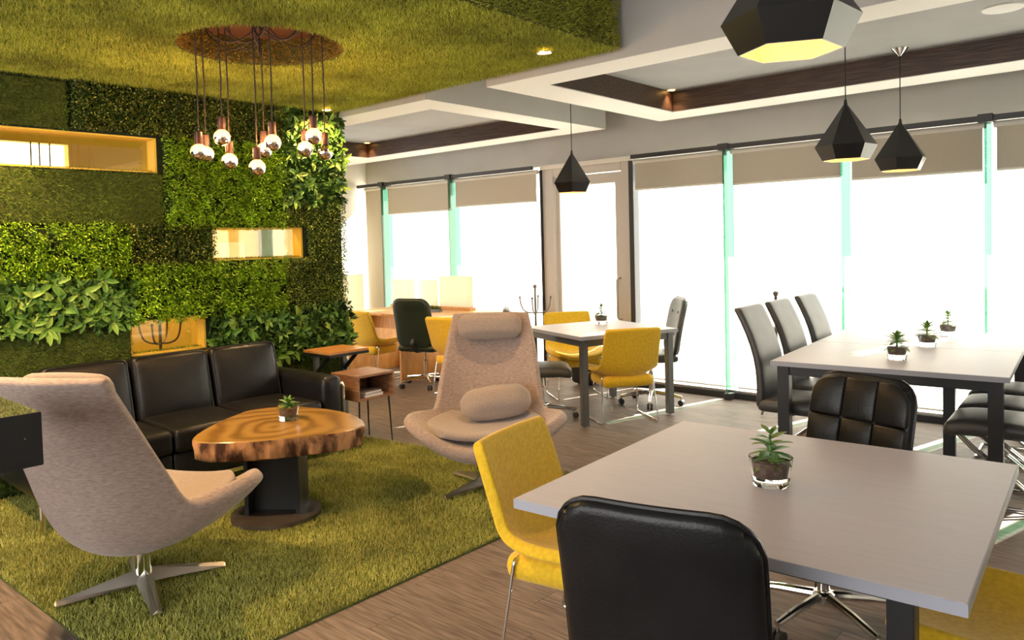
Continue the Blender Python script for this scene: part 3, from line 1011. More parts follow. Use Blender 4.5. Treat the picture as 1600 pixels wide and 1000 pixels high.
# ------------------------------------------------------------------ coffee table
ct = thing('coffee_table', 'live-edge tree slab coffee table on a black steel leg', 'coffee table', (-3.90, 2.37, 0.012))
outl = [(-4.005, 1.92), (-4.20, 2.10), (-4.36, 2.34), (-4.43, 2.52), (-4.34, 2.72), (-4.12, 2.80), (-3.90, 2.83), (-3.66, 2.78), (-3.485, 2.66), (-3.50, 2.47), (-3.61, 2.26), (-3.72, 2.09), (-3.85, 1.96)]
def cr_spline(pts, k):
    out = []
    n = len(pts)
    for i in range(n):
        p0, p1, p2, p3 = [Vector((*pts[(i + q) % n], 0)) for q in (-1, 0, 1, 2)]
        for s in range(k):
            t_ = s / k
            out.append(0.5 * ((2 * p1) + (p2 - p0) * t_ + (2 * p0 - 5 * p1 + 4 * p2 - p3) * t_ ** 2 + (3 * p1 - p0 - 3 * p2 + p3) * t_ ** 3))
    return out
ol = [p - Vector((-3.90, 2.37, 0)) for p in cr_spline(outl, 10)]
lev = [(0.382, 0.955), (0.388, 0.975), (0.43, 0.985), (0.465, 1.0), (0.486, 1.0)]
sl = MB()
nr = len(ol)
vs, fs = [], []
wob = [[random.uniform(-1, 1) for _ in range(nr)] for _ in lev]
for li, (z, k) in enumerate(lev):
    for i, p in enumerate(ol):
        wv_ = 0.4 * wob[li][i] + 0.6 * math.sin(i * 0.9 + li) * math.sin(i * 0.37)
        kk = k + 0.018 * wv_ * (1 if li < 4 else 0.3)
        vs.append((p.x * kk, p.y * kk, z + (0.006 * wv_ if li == 0 else 0)))
for li in range(len(lev) - 1):
    for i in range(nr):
        fs.append((li * nr + i, li * nr + (i + 1) % nr, (li + 1) * nr + (i + 1) % nr, (li + 1) * nr + i))
fs.append(tuple(range(nr - 1, -1, -1)))
sl.add(vs, fs)
sl.build('bark_edge', 'bark', ct, smooth=True, ang=50)
o4 = (len(lev) - 1) * nr
top = MB()
n0 = [(v[0], v[1], 0.486) for v in vs[o4:o4 + nr]]
n1 = [(v[0] * 0.985, v[1] * 0.985, 0.492) for v in vs[o4:o4 + nr]]
top.add(n0 + n1, [(i, (i + 1) % nr, nr + (i + 1) % nr, nr + i) for i in range(nr)] + [tuple(range(nr, 2 * nr))])
top.build('slab_top', 'slab_wood', ct)
ib = MB()
Lr = Matrix.Rotation(math.radians(38), 4, 'Z')
ib.box(-0.155, 0.155, -0.012, 0.012, 0.03, 0.39)
ib.box(-0.155, -0.131, -0.09, 0.09, 0.03, 0.39)
ib.box(0.131, 0.155, -0.09, 0.09, 0.03, 0.39)
lg = ib.build('steel_leg', 'black_metal', ct, bevel=0.002)
lg.rotation_euler = (0, 0, math.radians(40))
lg.location = (0.05, -0.045, 0)
MB().lathe([(0.245, 0.006), (0.245, 0.03), (0.235, 0.033)], 40).build('base_plate', 'base_plate', ct, smooth=True, loc=(0.06, -0.06, 0))

# ------------------------------------------------------------------ succulents in glass cups
succ_leaf = leaf_mesh('leaf', 1.0, 0.42, 0.18, 0.05)
succ_leaf.materials.append(MATS['succulent'])
def succulent(label, loc, kind=0, s=1.0):
    t = thing('potted_succulent', label, 'plant', loc, random.uniform(0, 6), 'succulents in glass cups on the tables')
    ro, h = 0.064 * s, 0.085 * s
    g = MB()
    prof = [(0.0005, 0.0), (ro * .80, 0.0), (ro * .82, 0.006), (ro * .80, 0.012), (ro * .86, 0.018), (ro, h), (ro - 0.004, h), (ro * .86 - 0.005, 0.030), (0.0005, 0.028)]
    g.lathe(prof, 32, caps=False)
    g.build('glass_cup', 'cup_glass', t, smooth=True)
    MB().lathe([(0.0005, 0.032), (ro * .86 - 0.008, 0.032), (ro - 0.0075, h - 0.012), (0.0005, h - 0.006)], 28, caps=False).build('soil', 'soil', t, smooth=True)
    z0 = h - 0.008
    if kind == 0:      # upright stem with tiers
        st = 0.075 * s
        MB().tube([(0, 0, z0 - 0.005), (0.002, 0.001, z0 + st)], [0.005, 0.0035], 6).build('stem', 'succulent', t, smooth=True)
        tiers = [(0.06, 8, 0.058, -0.1), (0.30, 7, 0.060, 0.15), (0.55, 6, 0.052, 0.3), (0.80, 6, 0.045, 0.4), (1.0, 5, 0.034, 0.8)]
    elif kind == 1:    # low rosette
        st = 0.03 * s
        MB().tube([(0, 0, z0 - 0.005), (0, 0, z0 + st)], [0.006, 0.005], 6).build('stem', 'succulent', t, smooth=True)
        tiers = [(0.1, 9, 0.056, 0.1), (0.5, 8, 0.052, 0.4), (0.8, 7, 0.045, 0.7), (1.0, 5, 0.034, 1.1)]
    else:              # bushy
        st = 0.065 * s
        MB().tube([(0, 0, z0 - 0.005), (0.002, 0, z0 + st)], [0.006, 0.004], 6).build('stem', 'succulent', t, smooth=True)
        tiers = [(0.05, 9, 0.060, 0.0), (0.35, 8, 0.058, 0.3), (0.65, 7, 0.050, 0.5), (0.9, 6, 0.044, 0.7), (1.0, 4, 0.03, 1.1)]
    big = 1.2 if loc[1] < 2.6 else 1.4
    for f, nl, ln, el in tiers:
        for q in range(nl):
            a = 2 * PI * q / nl + f * 3 + random.uniform(-.2, .2)
            e2 = el + random.uniform(-.2, .2)
            d = Vector((math.cos(a) * math.cos(e2), math.sin(a) * math.cos(e2), math.sin(e2)))
            side = Vector((-math.sin(a), math.cos(a), 0))
            nn = d.cross(side)
            if nn.z < 0: nn = -nn
            M = Matrix((d, nn.cross(d), nn)).transposed()
            o = link('leaf', succ_leaf, None, t)
            o.matrix_local = Matrix.Translation((0, 0, z0 + st * f)) @ M.to_4x4() @ Matrix.Scale(ln * s * big * random.uniform(.85, 1.12), 4)
    return t
succulent('low green succulent in a glass cup on the tree slab coffee table', (-3.985, 2.50, 0.5045), 1)
succulent('upright green succulent in a glass cup on the nearest white table', (-0.96, 2.29, 0.7505), 0, 1.03)
succulent('leafy succulent in a glass cup on the square white table by the door', (-4.04, 5.85, 0.7505), 0)
succulent('bushy succulent nearest the front edge of the long white table', (-1.317, 5.05, 0.7505), 2)
succulent('middle succulent of the three on the long white table', (-1.305, 5.72, 0.7505), 2)
succulent('farthest succulent of the three on the long white table', (-1.324, 6.42, 0.7505), 0)

# ------------------------------------------------------------------ tables
def table(name, label, loc, rz, w_, d, grp, leg='black_metal', legw=0.07, inset=0.03, rail=0.06):
    t = thing(name, label, 'table', loc, rz, grp)
    z1 = 0.75
    MB().box(-w_ / 2, w_ / 2, -d / 2, d / 2, z1 - 0.030, z1).build('tabletop', 'table_white', t, bevel=0.0015)
    e = MB()
    q = 0.0012
    for (x0, x1, y0, y1) in ((-w_ / 2 - q, w_ / 2 + q, -d / 2 - q, -d / 2), (-w_ / 2 - q, w_ / 2 + q, d / 2, d / 2 + q), (-w_ / 2 - q, -w_ / 2, -d / 2, d / 2), (w_ / 2, w_ / 2 + q, -d / 2, d / 2)):
        e.box(x0, x1, y0, y1, z1 - 0.0295, z1 - 0.0008)
    e.build('edge_band', 'table_edge', t)
    X, Y = w_ / 2 - inset - legw / 2, d / 2 - inset - legw / 2
    for sx in (-1, 1):
        for sy in (-1, 1):
            l = MB().box(sx * X - legw / 2, sx * X + legw / 2, sy * Y - legw / 2, sy * Y + legw / 2, 0.012, z1 - 0.03).build('leg', leg, t, bevel=0.003)
            MB().lathe([(0.018, 0.0), (0.018, 0.006), (0.008, 0.008), (0.008, 0.013)], 12, sx * X, sy * Y).build('foot', 'chrome', l, smooth=True)
    for s in (-1, 1):
        MB().box(-X + legw / 2, X - legw / 2, s * Y - 0.02, s * Y + 0.02, z1 - 0.03 - rail, z1 - 0.03).build('apron', leg, t)
        MB().box(s * X - 0.02, s * X + 0.02, -Y + legw / 2, Y - legw / 2, z1 - 0.03 - rail, z1 - 0.03).build('apron', leg, t)
    return t
TG = 'white-topped work tables'
table('work_table', 'nearest square white table with one succulent in the foreground', (-0.96, 2.335, 0), math.radians(3.6), 1.18, 1.18, TG, legw=0.06, inset=0.12)
table('work_table', 'square white table by the glass door with yellow chairs', (-3.90, 5.60, 0), math.radians(-22), 0.98, 0.98, TG, 'grey_metal', 0.055)
a = math.radians(4.5)
lc = Vector((-1.385, 5.67, 0))
lt = thing('long_table', 'long white table in two halves with three succulents by the windows', 'table', lc, a, TG)
for s_y in (-1, 1):
    tp = MB().box(-0.62, 0.62, s_y * 0.512 - 0.51, s_y * 0.512 + 0.51, 0.72, 0.75).build('tabletop', 'table_white', lt, bevel=0.0015)
    ye = s_y * 1.022
    MB().box(-0.6212, 0.6212, min(ye, ye + s_y * 0.0012), max(ye, ye + s_y * 0.0012), 0.7205, 0.7492).build('edge_band', 'table_edge', tp)
    for s_x in (-1, 1):
        MB().box(s_x * 0.6206 - 0.0006, s_x * 0.6206 + 0.0006, s_y * 0.512 - 0.51, s_y * 0.512 + 0.51, 0.7205, 0.7492).build('edge_band', 'table_edge', tp)
for lx, ly in ((-0.555, -0.955), (0.555, -0.955), (-0.555, 0.955), (0.555, 0.955), (-0.22, 0.0), (0.22, 0.0)):
    l = MB().box(lx - 0.035, lx + 0.035, ly - 0.035, ly + 0.035, 0.012, 0.72).build('leg', 'black_metal', lt, bevel=0.003)
    MB().lathe([(0.018, 0.0), (0.018, 0.006), (0.008, 0.008), (0.008, 0.013)], 12, lx, ly).build('foot', 'chrome', l, smooth=True)
for s_ in (-1, 1):
    MB().box(-0.52, 0.52, s_ * 0.955 - 0.02, s_ * 0.955 + 0.02, 0.66, 0.72).build('apron', 'black_metal', lt)
    MB().box(s_ * 0.555 - 0.02, s_ * 0.555 + 0.02, -0.92, 0.92, 0.66, 0.72).build('apron', 'black_metal', lt)

# ------------------------------------------------------------------ yellow shell chairs
YROWS = [((0, .245, .425), (.215, .225, .455)), ((0, .16, .425), (.262, .15, .482)), ((0, 0.0, .415), (.268, 0.0, .480)), ((0, -.12, .41), (.258, -.12, .482)),
         ((0, -.185, .435), (.245, -.175, .50)), ((0, -.215, .505), (.238, -.195, .545)), ((0, -.245, .62), (.240, -.225, .64)), ((0, -.290, .785), (.240, -.278, .785)), ((0, -.305, .815), (.228, -.295, .812))]
def yellow_chair():
    t = thing('shell_chair', '', 'chair', (0, 0, 0), 0, 'yellow felt shell chairs with sled legs')
    MB().shell(lounge_rows(1.0, 0, YROWS), lambda i, j: -0.046).build('seat_shell', 'yellow_felt', t, smooth=True, sub=2, ang=0)
    us = MB().rbox(0.44, 0.38, 0.10, 0.045, 6).build('under_shell', 'yellow_felt', t, smooth=True, ang=0, loc=(0, -0.03, 0.352))
    for s in (-1, 1):
        pth = smooth_path([(s * 0.14, 0.17, 0.385), (s * 0.225, 0.17, 0.385), (s * 0.245, 0.215, 0.010), (s * 0.245, -0.225, 0.010), (s * 0.225, -0.165, 0.392), (s * 0.14, -0.165, 0.392)], 0.022, 4)
        l = MB().tube(pth, 0.0065, 8).build('sled_leg', 'chrome', t, smooth=True)
        gl = MB()
        for yy in (-0.12, 0.12):
            gl.lathe([(0.010, 0.0005), (0.010, 0.012)], 10, s * 0.245, yy)
        gl.build('glide', 'satin_steel', l)
    MB().tube([(-0.16, -0.165, 0.392), (0.16, -0.165, 0.392)], 0.0065, 8).build('crossbar', 'chrome', t, smooth=True)
    return t
yp = yellow_chair()
place(yp, True, (-1.66, 2.26, 0), face(0.985, 0.17), 'yellow shell chair tucked into the left side of the nearest white table')
place(yp, False, (-0.40, 2.47, 0), face(-1, 0.03), 'yellow shell chair tucked into the right side of the nearest white table')
place(yp, False, (-3.60, 5.47, 0), face(-0.82, 0.57), 'yellow shell chair seen from behind at the square table by the door')
place(yp, False, (-4.48, 6.04, 0), face(0.80, -0.60), 'yellow shell chair behind the square table beside the coat rack')
place(yp, False, (-6.98, 5.55, 0), face(-0.08, 1), 'yellow shell chair at the left bay of the wooden desk')
place(yp, False, (-5.48, 5.50, 0), face(-0.05, 1), 'yellow shell chair mostly hidden behind the high-back lounge chair at the desk')

# ------------------------------------------------------------------ office chairs
def office_chair(back='plain', leather='black_leather', seat_h=0.47):
    t = thing('office_chair', '', 'office chair', (0, 0, 0), 0, 'black leather office chairs with chrome star bases')
    z = seat_h
    def bend(p):   # seat rolls down at the front edge
        return (p.x, p.y, p.z - max(0, p.y - 0.10) ** 2 * 1.1)
    MB().rbox(0.46, 0.46, 0.075, 0.036, 9, 0.010, bend, puffax='z').build('seat', leather, t, smooth=True, ang=0, loc=(0, 0.02, z - 0.04))
    def bk(p):
        x, zz, rc = p.x, p.z, 0.10
        dx, dz = abs(x) - (0.225 - rc), abs(zz) - (0.265 - rc)
        if dx > 0 and dz > 0:
            f = max(dx, dz) / math.hypot(dx, dz)
            x, zz = math.copysign(0.225 - rc + dx * f, x), math.copysign(0.265 - rc + dz * f, zz)
        return (x, p.y - 0.18 * max(0, zz + 0.2) ** 2 * 0.8 + 0.35 * x * x, zz)
    bo = MB().rbox(0.45, 0.055, 0.53, 0.026, 10, 0.004, bk, puffax='y').build('backrest', leather, t, smooth=True, ang=0)
    bo.location = (0, -0.235, z + 0.235)
    bo.rotation_euler = (math.radians(8), 0, 0)
    pp = []
    hw, hz = 0.215, 0.255
    for k in range(64):
        a = 2 * PI * k / 64
        ca, sa = math.cos(a), math.sin(a)
        q_ = max(abs(ca), abs(sa))
        x, zz = ca / q_ * 0.225, sa / q_ * 0.265
        pp.append(bk(Vector((x, 0.0, zz))))
    MB().tube(pp, 0.006, 6, closed=True).build('piping', leather, bo, smooth=True)
    if back == 'tufted':
        for r in range(3):
            for c in range(3):
                cx, cz = (c - 1) * 0.143, (r - 1) * 0.168
                o = MB().rbox(0.143, 0.03, 0.168, 0.012, 5, 0.006, lambda p, cx=cx, cz=cz: (bk(Vector((p.x + cx, 0, p.z + cz)))[0], bk(Vector((p.x + cx, p.y, p.z + cz)))[1] + 0.026, bk(Vector((p.x + cx, 0, p.z + cz)))[2]), puffax='y')
                o.build('tufted_pad', leather, bo, smooth=True, ang=0)
    if back == 'buttoned':
        for r in range(2):
            for c in range(2):
                cx, cz = (c - 0.5) * 0.20, (r - 0.35) * 0.2
                y0 = bk(Vector((cx, 0.0, cz)))[1] + 0.030
                MB().lathe([(0.0005, 0.006), (0.012, 0.004), (0.016, 0.0)], 10).build('button', 'rubber', bo, smooth=True, loc=(cx, y0, cz)).rotation_euler = (-PI / 2, 0, 0)
    MB().tube(smooth_path([(0, -0.20, z + 0.10), (0, -0.285, z + 0.02), (0, -0.20, z - 0.085), (0, 0.02, z - 0.085)], 0.08), 0.022, 10, flat=0.4).build('back_bar', 'black_metal', t, smooth=True)
    MB().lathe([(0.024, 0.11), (0.024, z - 0.19), (0.016, z - 0.185), (0.016, z - 0.07)], 18).build('gas_lift', 'chrome', t, smooth=True)
    MB().box(-0.09, 0.09, -0.08, 0.10, z - 0.092, z - 0.070).build('mechanism', 'black_metal', t, bevel=0.006)
    MB().tube(smooth_path([(0.05, 0.02, z - 0.085), (0.17, 0.02, z - 0.09), (0.23, 0.02, z - 0.14)], 0.03), [0.005] * 8, 8).build('lever', 'black_metal', t, smooth=True)
    MB().lathe([(0.042, 0.075), (0.042, 0.115), (0.030, 0.125)], 18).build('hub', 'chrome', t, smooth=True)
    for q in range(5):
        a = 2 * PI * q / 5 + 0.35
        d = Vector((math.cos(a), math.sin(a), 0))
        l = MB().tube([d * 0.035 + Vector((0, 0, .105)), d * 0.17 + Vector((0, 0, .094)), d * 0.29 + Vector((0, 0, .076))], [0.020, 0.017, 0.013], 10).build('base_arm', 'chrome', t, smooth=True)
        cs = d * 0.285
        w2 = MB()
        s = Vector((-d.y, d.x, 0))
        for sg in (-1, 1):
            w2.tube([cs + s * (sg * 0.006) + Vector((0, 0, .027)), cs + s * (sg * 0.024) + Vector((0, 0, .027))], 0.026, 14)
        w2.build('caster', 'rubber', l, smooth=True)
        MB().tube([cs + Vector((0, 0, .045)), cs + Vector((0, 0, .072))], 0.008, 8).build('caster_stem', 'chrome', l, smooth=True)
    return t
def setup(o, loc, rz, label):
    o.location, o.rotation_euler = loc, (0, 0, rz)
    o['label'] = label
    return o
oc_plain = office_chair('plain')
setup(oc_plain, (-0.905, 1.655, 0.0), face(-0.25, 1), 'plain black leather office chair with its back to the camera in the foreground')
setup(office_chair('tufted', seat_h=0.445), (-1.06, 3.02, 0.0), face(-0.30, -1), 'black office chair with quilted back panels across the nearest table')
setup(office_chair('plain', 'green_black_leather'), (-6.14, 5.56, 0), face(-0.30, 1), 'greenish black office chair rolled up to the wooden desk')
setup(office_chair('plain', 'grey_leather'), (-4.135, 5.075, 0), face(0.75, 0.66), 'black office chair in side view left of the square table')
setup(office_chair('buttoned', 'grey_leather', 0.48), (-3.71, 6.16, 0), face(-0.72, -0.69), 'grey black office chair with buttoned back right of the square table')

# ------------------------------------------------------------------ high-back dining chairs
def dining_chair():
    t = thing('dining_chair', '', 'chair', (0, 0, 0), 0, 'high-back leather chairs at the long table')
    def bk(p):
        u = p.z + 0.31
        return (p.x, p.y - 0.10 * u - 0.20 * u * u + 0.10 * math.sin(min(u, 0.62) / 0.62 * PI) * 0.35, p.z)
    MB().rbox(0.43, 0.05, 0.64, 0.022, 10, 0.004, bk, puffax='y').build('backrest', 'grey_leather', t, smooth=True, ang=0, loc=(0, -0.215, 0.735))
    def bend(p):
        return (p.x, p.y, p.z - max(0, p.y - 0.08) ** 2 * 0.9)
    MB().rbox(0.44, 0.47, 0.085, 0.038, 9, 0.012, bend, puffax='z').build('seat', 'grey_leather', t, smooth=True, ang=0, loc=(0, 0.0, 0.43))
    for s in (-1, 1):
        for o2 in (0.0, 0.045):
            x = s * (0.19 - o2)
            p = [(x, 0.14, 0.392)]
            for k in range(9):
                a = k / 8
                p.append((x, 0.16 - 0.40 * a - 0.05 * math.sin(a * PI), 0.385 - 0.372 * a ** 0.8))
            p += [(x, 0.0, 0.0115), (x, 0.19, 0.0115)] if o2 == 0 else []
            MB().tube(p, 0.0095, 8).build('leg', 'chrome', t, smooth=True)
    MB().tube([(-0.19, 0.19, 0.0115), (0.19, 0.19, 0.0115)], 0.0095, 8).build('floor_bar', 'chrome', t, smooth=True)
    MB().tube([(-0.19, -0.24, 0.0135), (0.19, -0.24, 0.0135)], 0.0095, 8).build('floor_bar', 'chrome', t, smooth=True)
    return t
dp = dining_chair()
place(dp, True, (-1.86, 4.97, 0), face(1, 0.06), 'high-back grey leather chair nearest the camera on the left of the long table')
place(dp, False, (-1.88, 5.50, 0), face(1, 0.06), 'middle of three high-back grey leather chairs left of the long table')
place(dp, False, (-1.90, 6.10, 0), face(1, 0.06), 'farthest of three high-back grey leather chairs left of the long table')
place(dp, False, (-0.80, 5.03, 0), face(-1, -0.06), 'black leather chair with curved chrome legs nearest on the right of the long table')
place(dp, False, (-0.83, 5.52, 0), face(-1, -0.06), 'second black leather chair on the right of the long table')
place(dp, False, (-0.87, 6.05, 0), face(-1, -0.06), 'third black leather chair on the right of the long table')

# ------------------------------------------------------------------ side table, magazines, console
sd = thing('side_table', 'small wooden cube side table on black hairpin legs beside the sofa', 'side table', (-4.72, 3.62, 0), 0.0)
W2, D2, z0, z1, tk = 0.175, 0.165, 0.375, 0.565, 0.018
MB().box(-D2, D2, -W2, W2, z1 - tk, z1).build('top_board', 'box_wood', sd, bevel=0.002)
MB().box(-D2, D2, -W2, W2, z0, z0 + tk).build('bottom_board', 'box_wood', sd, bevel=0.002)
MB().box(-D2, D2, -W2, -W2 + tk, z0 + tk, z1 - tk).build('side_board', 'box_wood', sd)
MB().box(-D2, D2, W2 - tk, W2, z0 + tk, z1 - tk).build('side_board', 'box_wood', sd)
MB().box(-D2, -D2 + tk, -W2 + tk, W2 - tk, z0 + tk, z1 - tk).build('back_board', 'box_wood', sd)
for sx in (-1, 1):
    for sy in (-1, 1):
        x, y = sx * (D2 - 0.035), sy * (W2 - 0.035)
        MB().tube(smooth_path([(x - 0.03, y + 0.02, z0), (x + sx * 0.012, y + sy * 0.015, 0.014), (x + 0.03, y - 0.02, z0)], 0.02, 4), 0.0048, 6).build('hairpin_leg', 'black_metal', sd, smooth=True)
mg = thing('magazine', 'dark covered magazine on top inside the cube side table', 'magazine', (-4.70, 3.60, 0.418), 0.12, 'magazines in the side table')
MB().box(-0.115, 0.115, -0.085, 0.085, 0.0, 0.012).build('pages', 'paper_white', mg)
MB().box(-0.117, 0.117, -0.087, 0.087, 0.012, 0.014).build('cover', 'magazine_cover', mg)
mg = thing('magazine', 'pale violet magazine at the bottom inside the cube side table', 'magazine', (-4.69, 3.61, 0.3935), 0.0, 'magazines in the side table')
MB().box(-0.115, 0.115, -0.085, 0.085, 0.0, 0.018).build('pages', 'paper_white', mg)
MB().box(-0.118, 0.118, -0.088, 0.088, 0.018, 0.021).build('cover', 'magazine_violet', mg)

co = thing('console_table', 'small wood-topped console on a black steel frame behind the sofa arm', 'console', (-5.20, 3.72, 0.009), 0.0)
MB().box(-0.18, 0.18, -0.185, 0.20, 0.664, 0.684).build('top_board', 'counter_wood', co, bevel=0.002)
MB().box(-0.182, 0.182, -0.187, 0.202, 0.642, 0.664).build('steel_frame', 'black_metal', co)
for y in (-0.13, 0.14):
    MB().box(-0.10, -0.065, y - 0.018, y + 0.018, 0.01, 0.642).build('post', 'grey_metal', co)
    MB().tube([(-0.075, y, 0.50), (0.10, y, 0.645)], 0.020, 4).build('brace', 'black_metal', co)
MB().box(-0.16, 0.10, -0.16, 0.17, 0.0, 0.012).build('foot_plate', 'black_metal', co)

pb = thing('planter_box', 'black box on a pedestal with turf on top at the left photo edge', 'planter', (-2.96, 0.52, 0))
MB().box(-0.28, 0.28, -0.28, 0.285, 0.862, 1.03).build('box', 'black_metal', pb, bevel=0.002)
MB().box(-0.26, -0.20, -0.24, 0.20, 0.0, 0.865).build('pedestal', 'black_metal', pb, bevel=0.002)
P = scatter([((-0.275, -0.275, 1.03), (0.55, 0, 0), (0, 0.55, 0), 9000)])
V, k = blade_points(P, (0, 0, 1), 0.012, 0.0015, 0.9)
stuff('turf_top', raw_mesh('turf_top', V, k, 'turf_rug'), pb)
MB().lathe([(0.003, 0), (0.003, 0.004)], 8).build('screw', 'chrome', pb, loc=(0.281, 0.235, 0.955)).rotation_euler = (0, PI / 2, 0)

# ------------------------------------------------------------------ wooden desk with bays and pale screens
dk = thing('bay_desk', 'long sunlit wooden desk with divided bays in the far corner', 'desk', (-6.5, 5.95, 0))
MB().box(-0.97, 1.05, -0.45, 0.42, 0.735, 0.76).build('worktop', 'desk_wood', dk, bevel=0.002)
MB().box(1.0, 1.035, 0.355, 0.39, 0.0, 0.735).build('leg', 'grey_metal', dk)
for x in (-0.95, 0.0, 0.72):
    MB().box(x - 0.013, x + 0.013, -0.44, 0.40, 0.0, 0.733).build('divider', 'desk_wood', dk, bevel=0.001)
for x, q in ((-0.475, 0.46), (0.36, 0.345), (0.87, 0.135)):
    MB().box(x - q, x + q, -0.10, -0.08, 0.54, 0.733).build('drawer_rail', 'desk_wood', dk)
    MB().box(x - q, x + q, 0.38, 0.40, 0.0, 0.25).build('back_panel', 'desk_wood', dk)
for (x0, x1, z1, lab) in ((-7.50, -6.68, 1.10, 'wide pale screen board standing on the desk behind the greenish chair'), (-6.64, -6.10, 1.15, 'square pale screen board with wooden foot standing on the desk')):
    t = thing('desk_screen', lab, 'screen board', ((x0 + x1) / 2, 6.27, 0.7605), 0, 'pale boards standing on the desk')
    w2 = (x1 - x0) / 2
    MB().box(-w2, w2, -0.012, 0.012, 0.03, z1 - 0.76).build('board', 'white_panel', t, bevel=0.003)
    MB().box(-w2, w2, -0.05, 0.05, 0.0, 0.03).build('foot', 'desk_wood', t, bevel=0.003)
t = thing('small_planter', 'small green plant tray standing on the wooden desk', 'plant', (-6.42, 5.95, 0.7605))
MB().box(-0.11, 0.11, -0.04, 0.04, 0.0, 0.03).build('tray', 'grey_metal', t, bevel=0.003)
V, k = blade_points(scatter([((-0.10, -0.035, 0.03), (0.2, 0, 0), (0, 0.07, 0), 500)]), (0, 0, 1), 0.04, 0.004, 1.0, True)
stuff('greenery', raw_mesh('greenery', V, k, 'boxwood_light'), t)
t = thing('lean_board', 'white board with orange wooden edge leaning at the far white wall', 'board', (-8.55, 6.42, 0))
MB().box(-0.03, 0.0, -0.14, 0.20, 0.002, 1.14).build('panel', 'white_panel', t)
MB().box(-0.035, 0.005, -0.165, -0.14, 0.002, 1.14).build('edge', 'desk_wood', t)

# ------------------------------------------------------------------ coat racks, bag
def coat_rack():
    t = thing('coat_rack', '', 'coat rack', (0, 0, 0), 0, 'metal coat racks')
    MB().tube([(0, 0, 0.10), (0, 0, 1.02)], 0.013, 10).build('pole', 'rack_metal', t, smooth=True)
    MB().lathe([(0.0005, 1.055), (0.02, 1.045), (0.024, 1.03), (0.018, 1.012), (0.0005, 1.01)], 14, caps=False).build('finial', 'rack_metal', t, smooth=True)
    for q in range(4):
        a = PI / 2 * q + 0.3
        d = Vector((math.cos(a), math.sin(a), 0))
        pth = [d * 0.0 + Vector((0, 0, .735)), d * 0.08 + Vector((0, 0, .735)), d * 0.14 + Vector((0, 0, .765)), d * 0.165 + Vector((0, 0, .83)), d * 0.175 + Vector((0, 0, .90))]
        l = MB().tube(smooth_path(pth, 0.04), 0.008, 8).build('hook', 'rack_metal', t, smooth=True)
        e = d * 0.175
        MB().lathe([(0.0005, 0.925), (0.013, 0.917), (0.015, 0.905), (0.0005, 0.892)], 12, e.x, e.y, caps=False).build('hook_ball', 'rack_metal', l, smooth=True)
        pth = [Vector((0, 0, .16)), d * 0.08 + Vector((0, 0, .15)), d * 0.15 + Vector((0, 0, .08)), d * 0.18 + Vector((0, 0, .009))]
        MB().tube(smooth_path(pth, 0.04), 0.009, 8).build('foot', 'rack_metal', t, smooth=True)
    return t
cp = coat_rack()
place(cp, True, (-5.42, 6.57, 0), 0.2, 'metal coat rack standing left of the glass door')
place(cp, False, (-2.62, 6.40, 0), 0.9, 'metal coat rack behind the high-back chairs of the long table')
place(cp, False, (-6.60, 2.92, 0), 0.5, 'dark coat rack glimpsed through the small window slot above the sofa')

bgp = thing('backpack', 'dark backpack with an orange badge on the floor beyond the square table', 'bag', (-4.74, 6.57, 0), 0.2)
MB().rbox(0.30, 0.20, 0.40, 0.07, 8, 0.015).build('body', 'bag_cloth', bgp, smooth=True, ang=0, loc=(0, 0, 0.217))
MB().rbox(0.22, 0.06, 0.20, 0.03, 6, 0.01).build('pocket', 'bag_cloth', bgp, smooth=True, ang=0, loc=(0, -0.115, 0.14))
MB().lathe([(0.0005, 0.004), (0.03, 0.003), (0.034, 0.0)], 14, caps=False).build('badge', 'orange_badge', bgp, loc=(0.02, -0.152, 0.09)).rotation_euler = (PI / 2, 0, 0)
MB().tube(smooth_path([(-0.05, 0.02, 0.41), (-0.05, 0.02, 0.47), (0.05, 0.02, 0.47), (0.05, 0.02, 0.41)], 0.03), 0.010, 8).build('handle', 'bag_cloth', bgp, smooth=True)

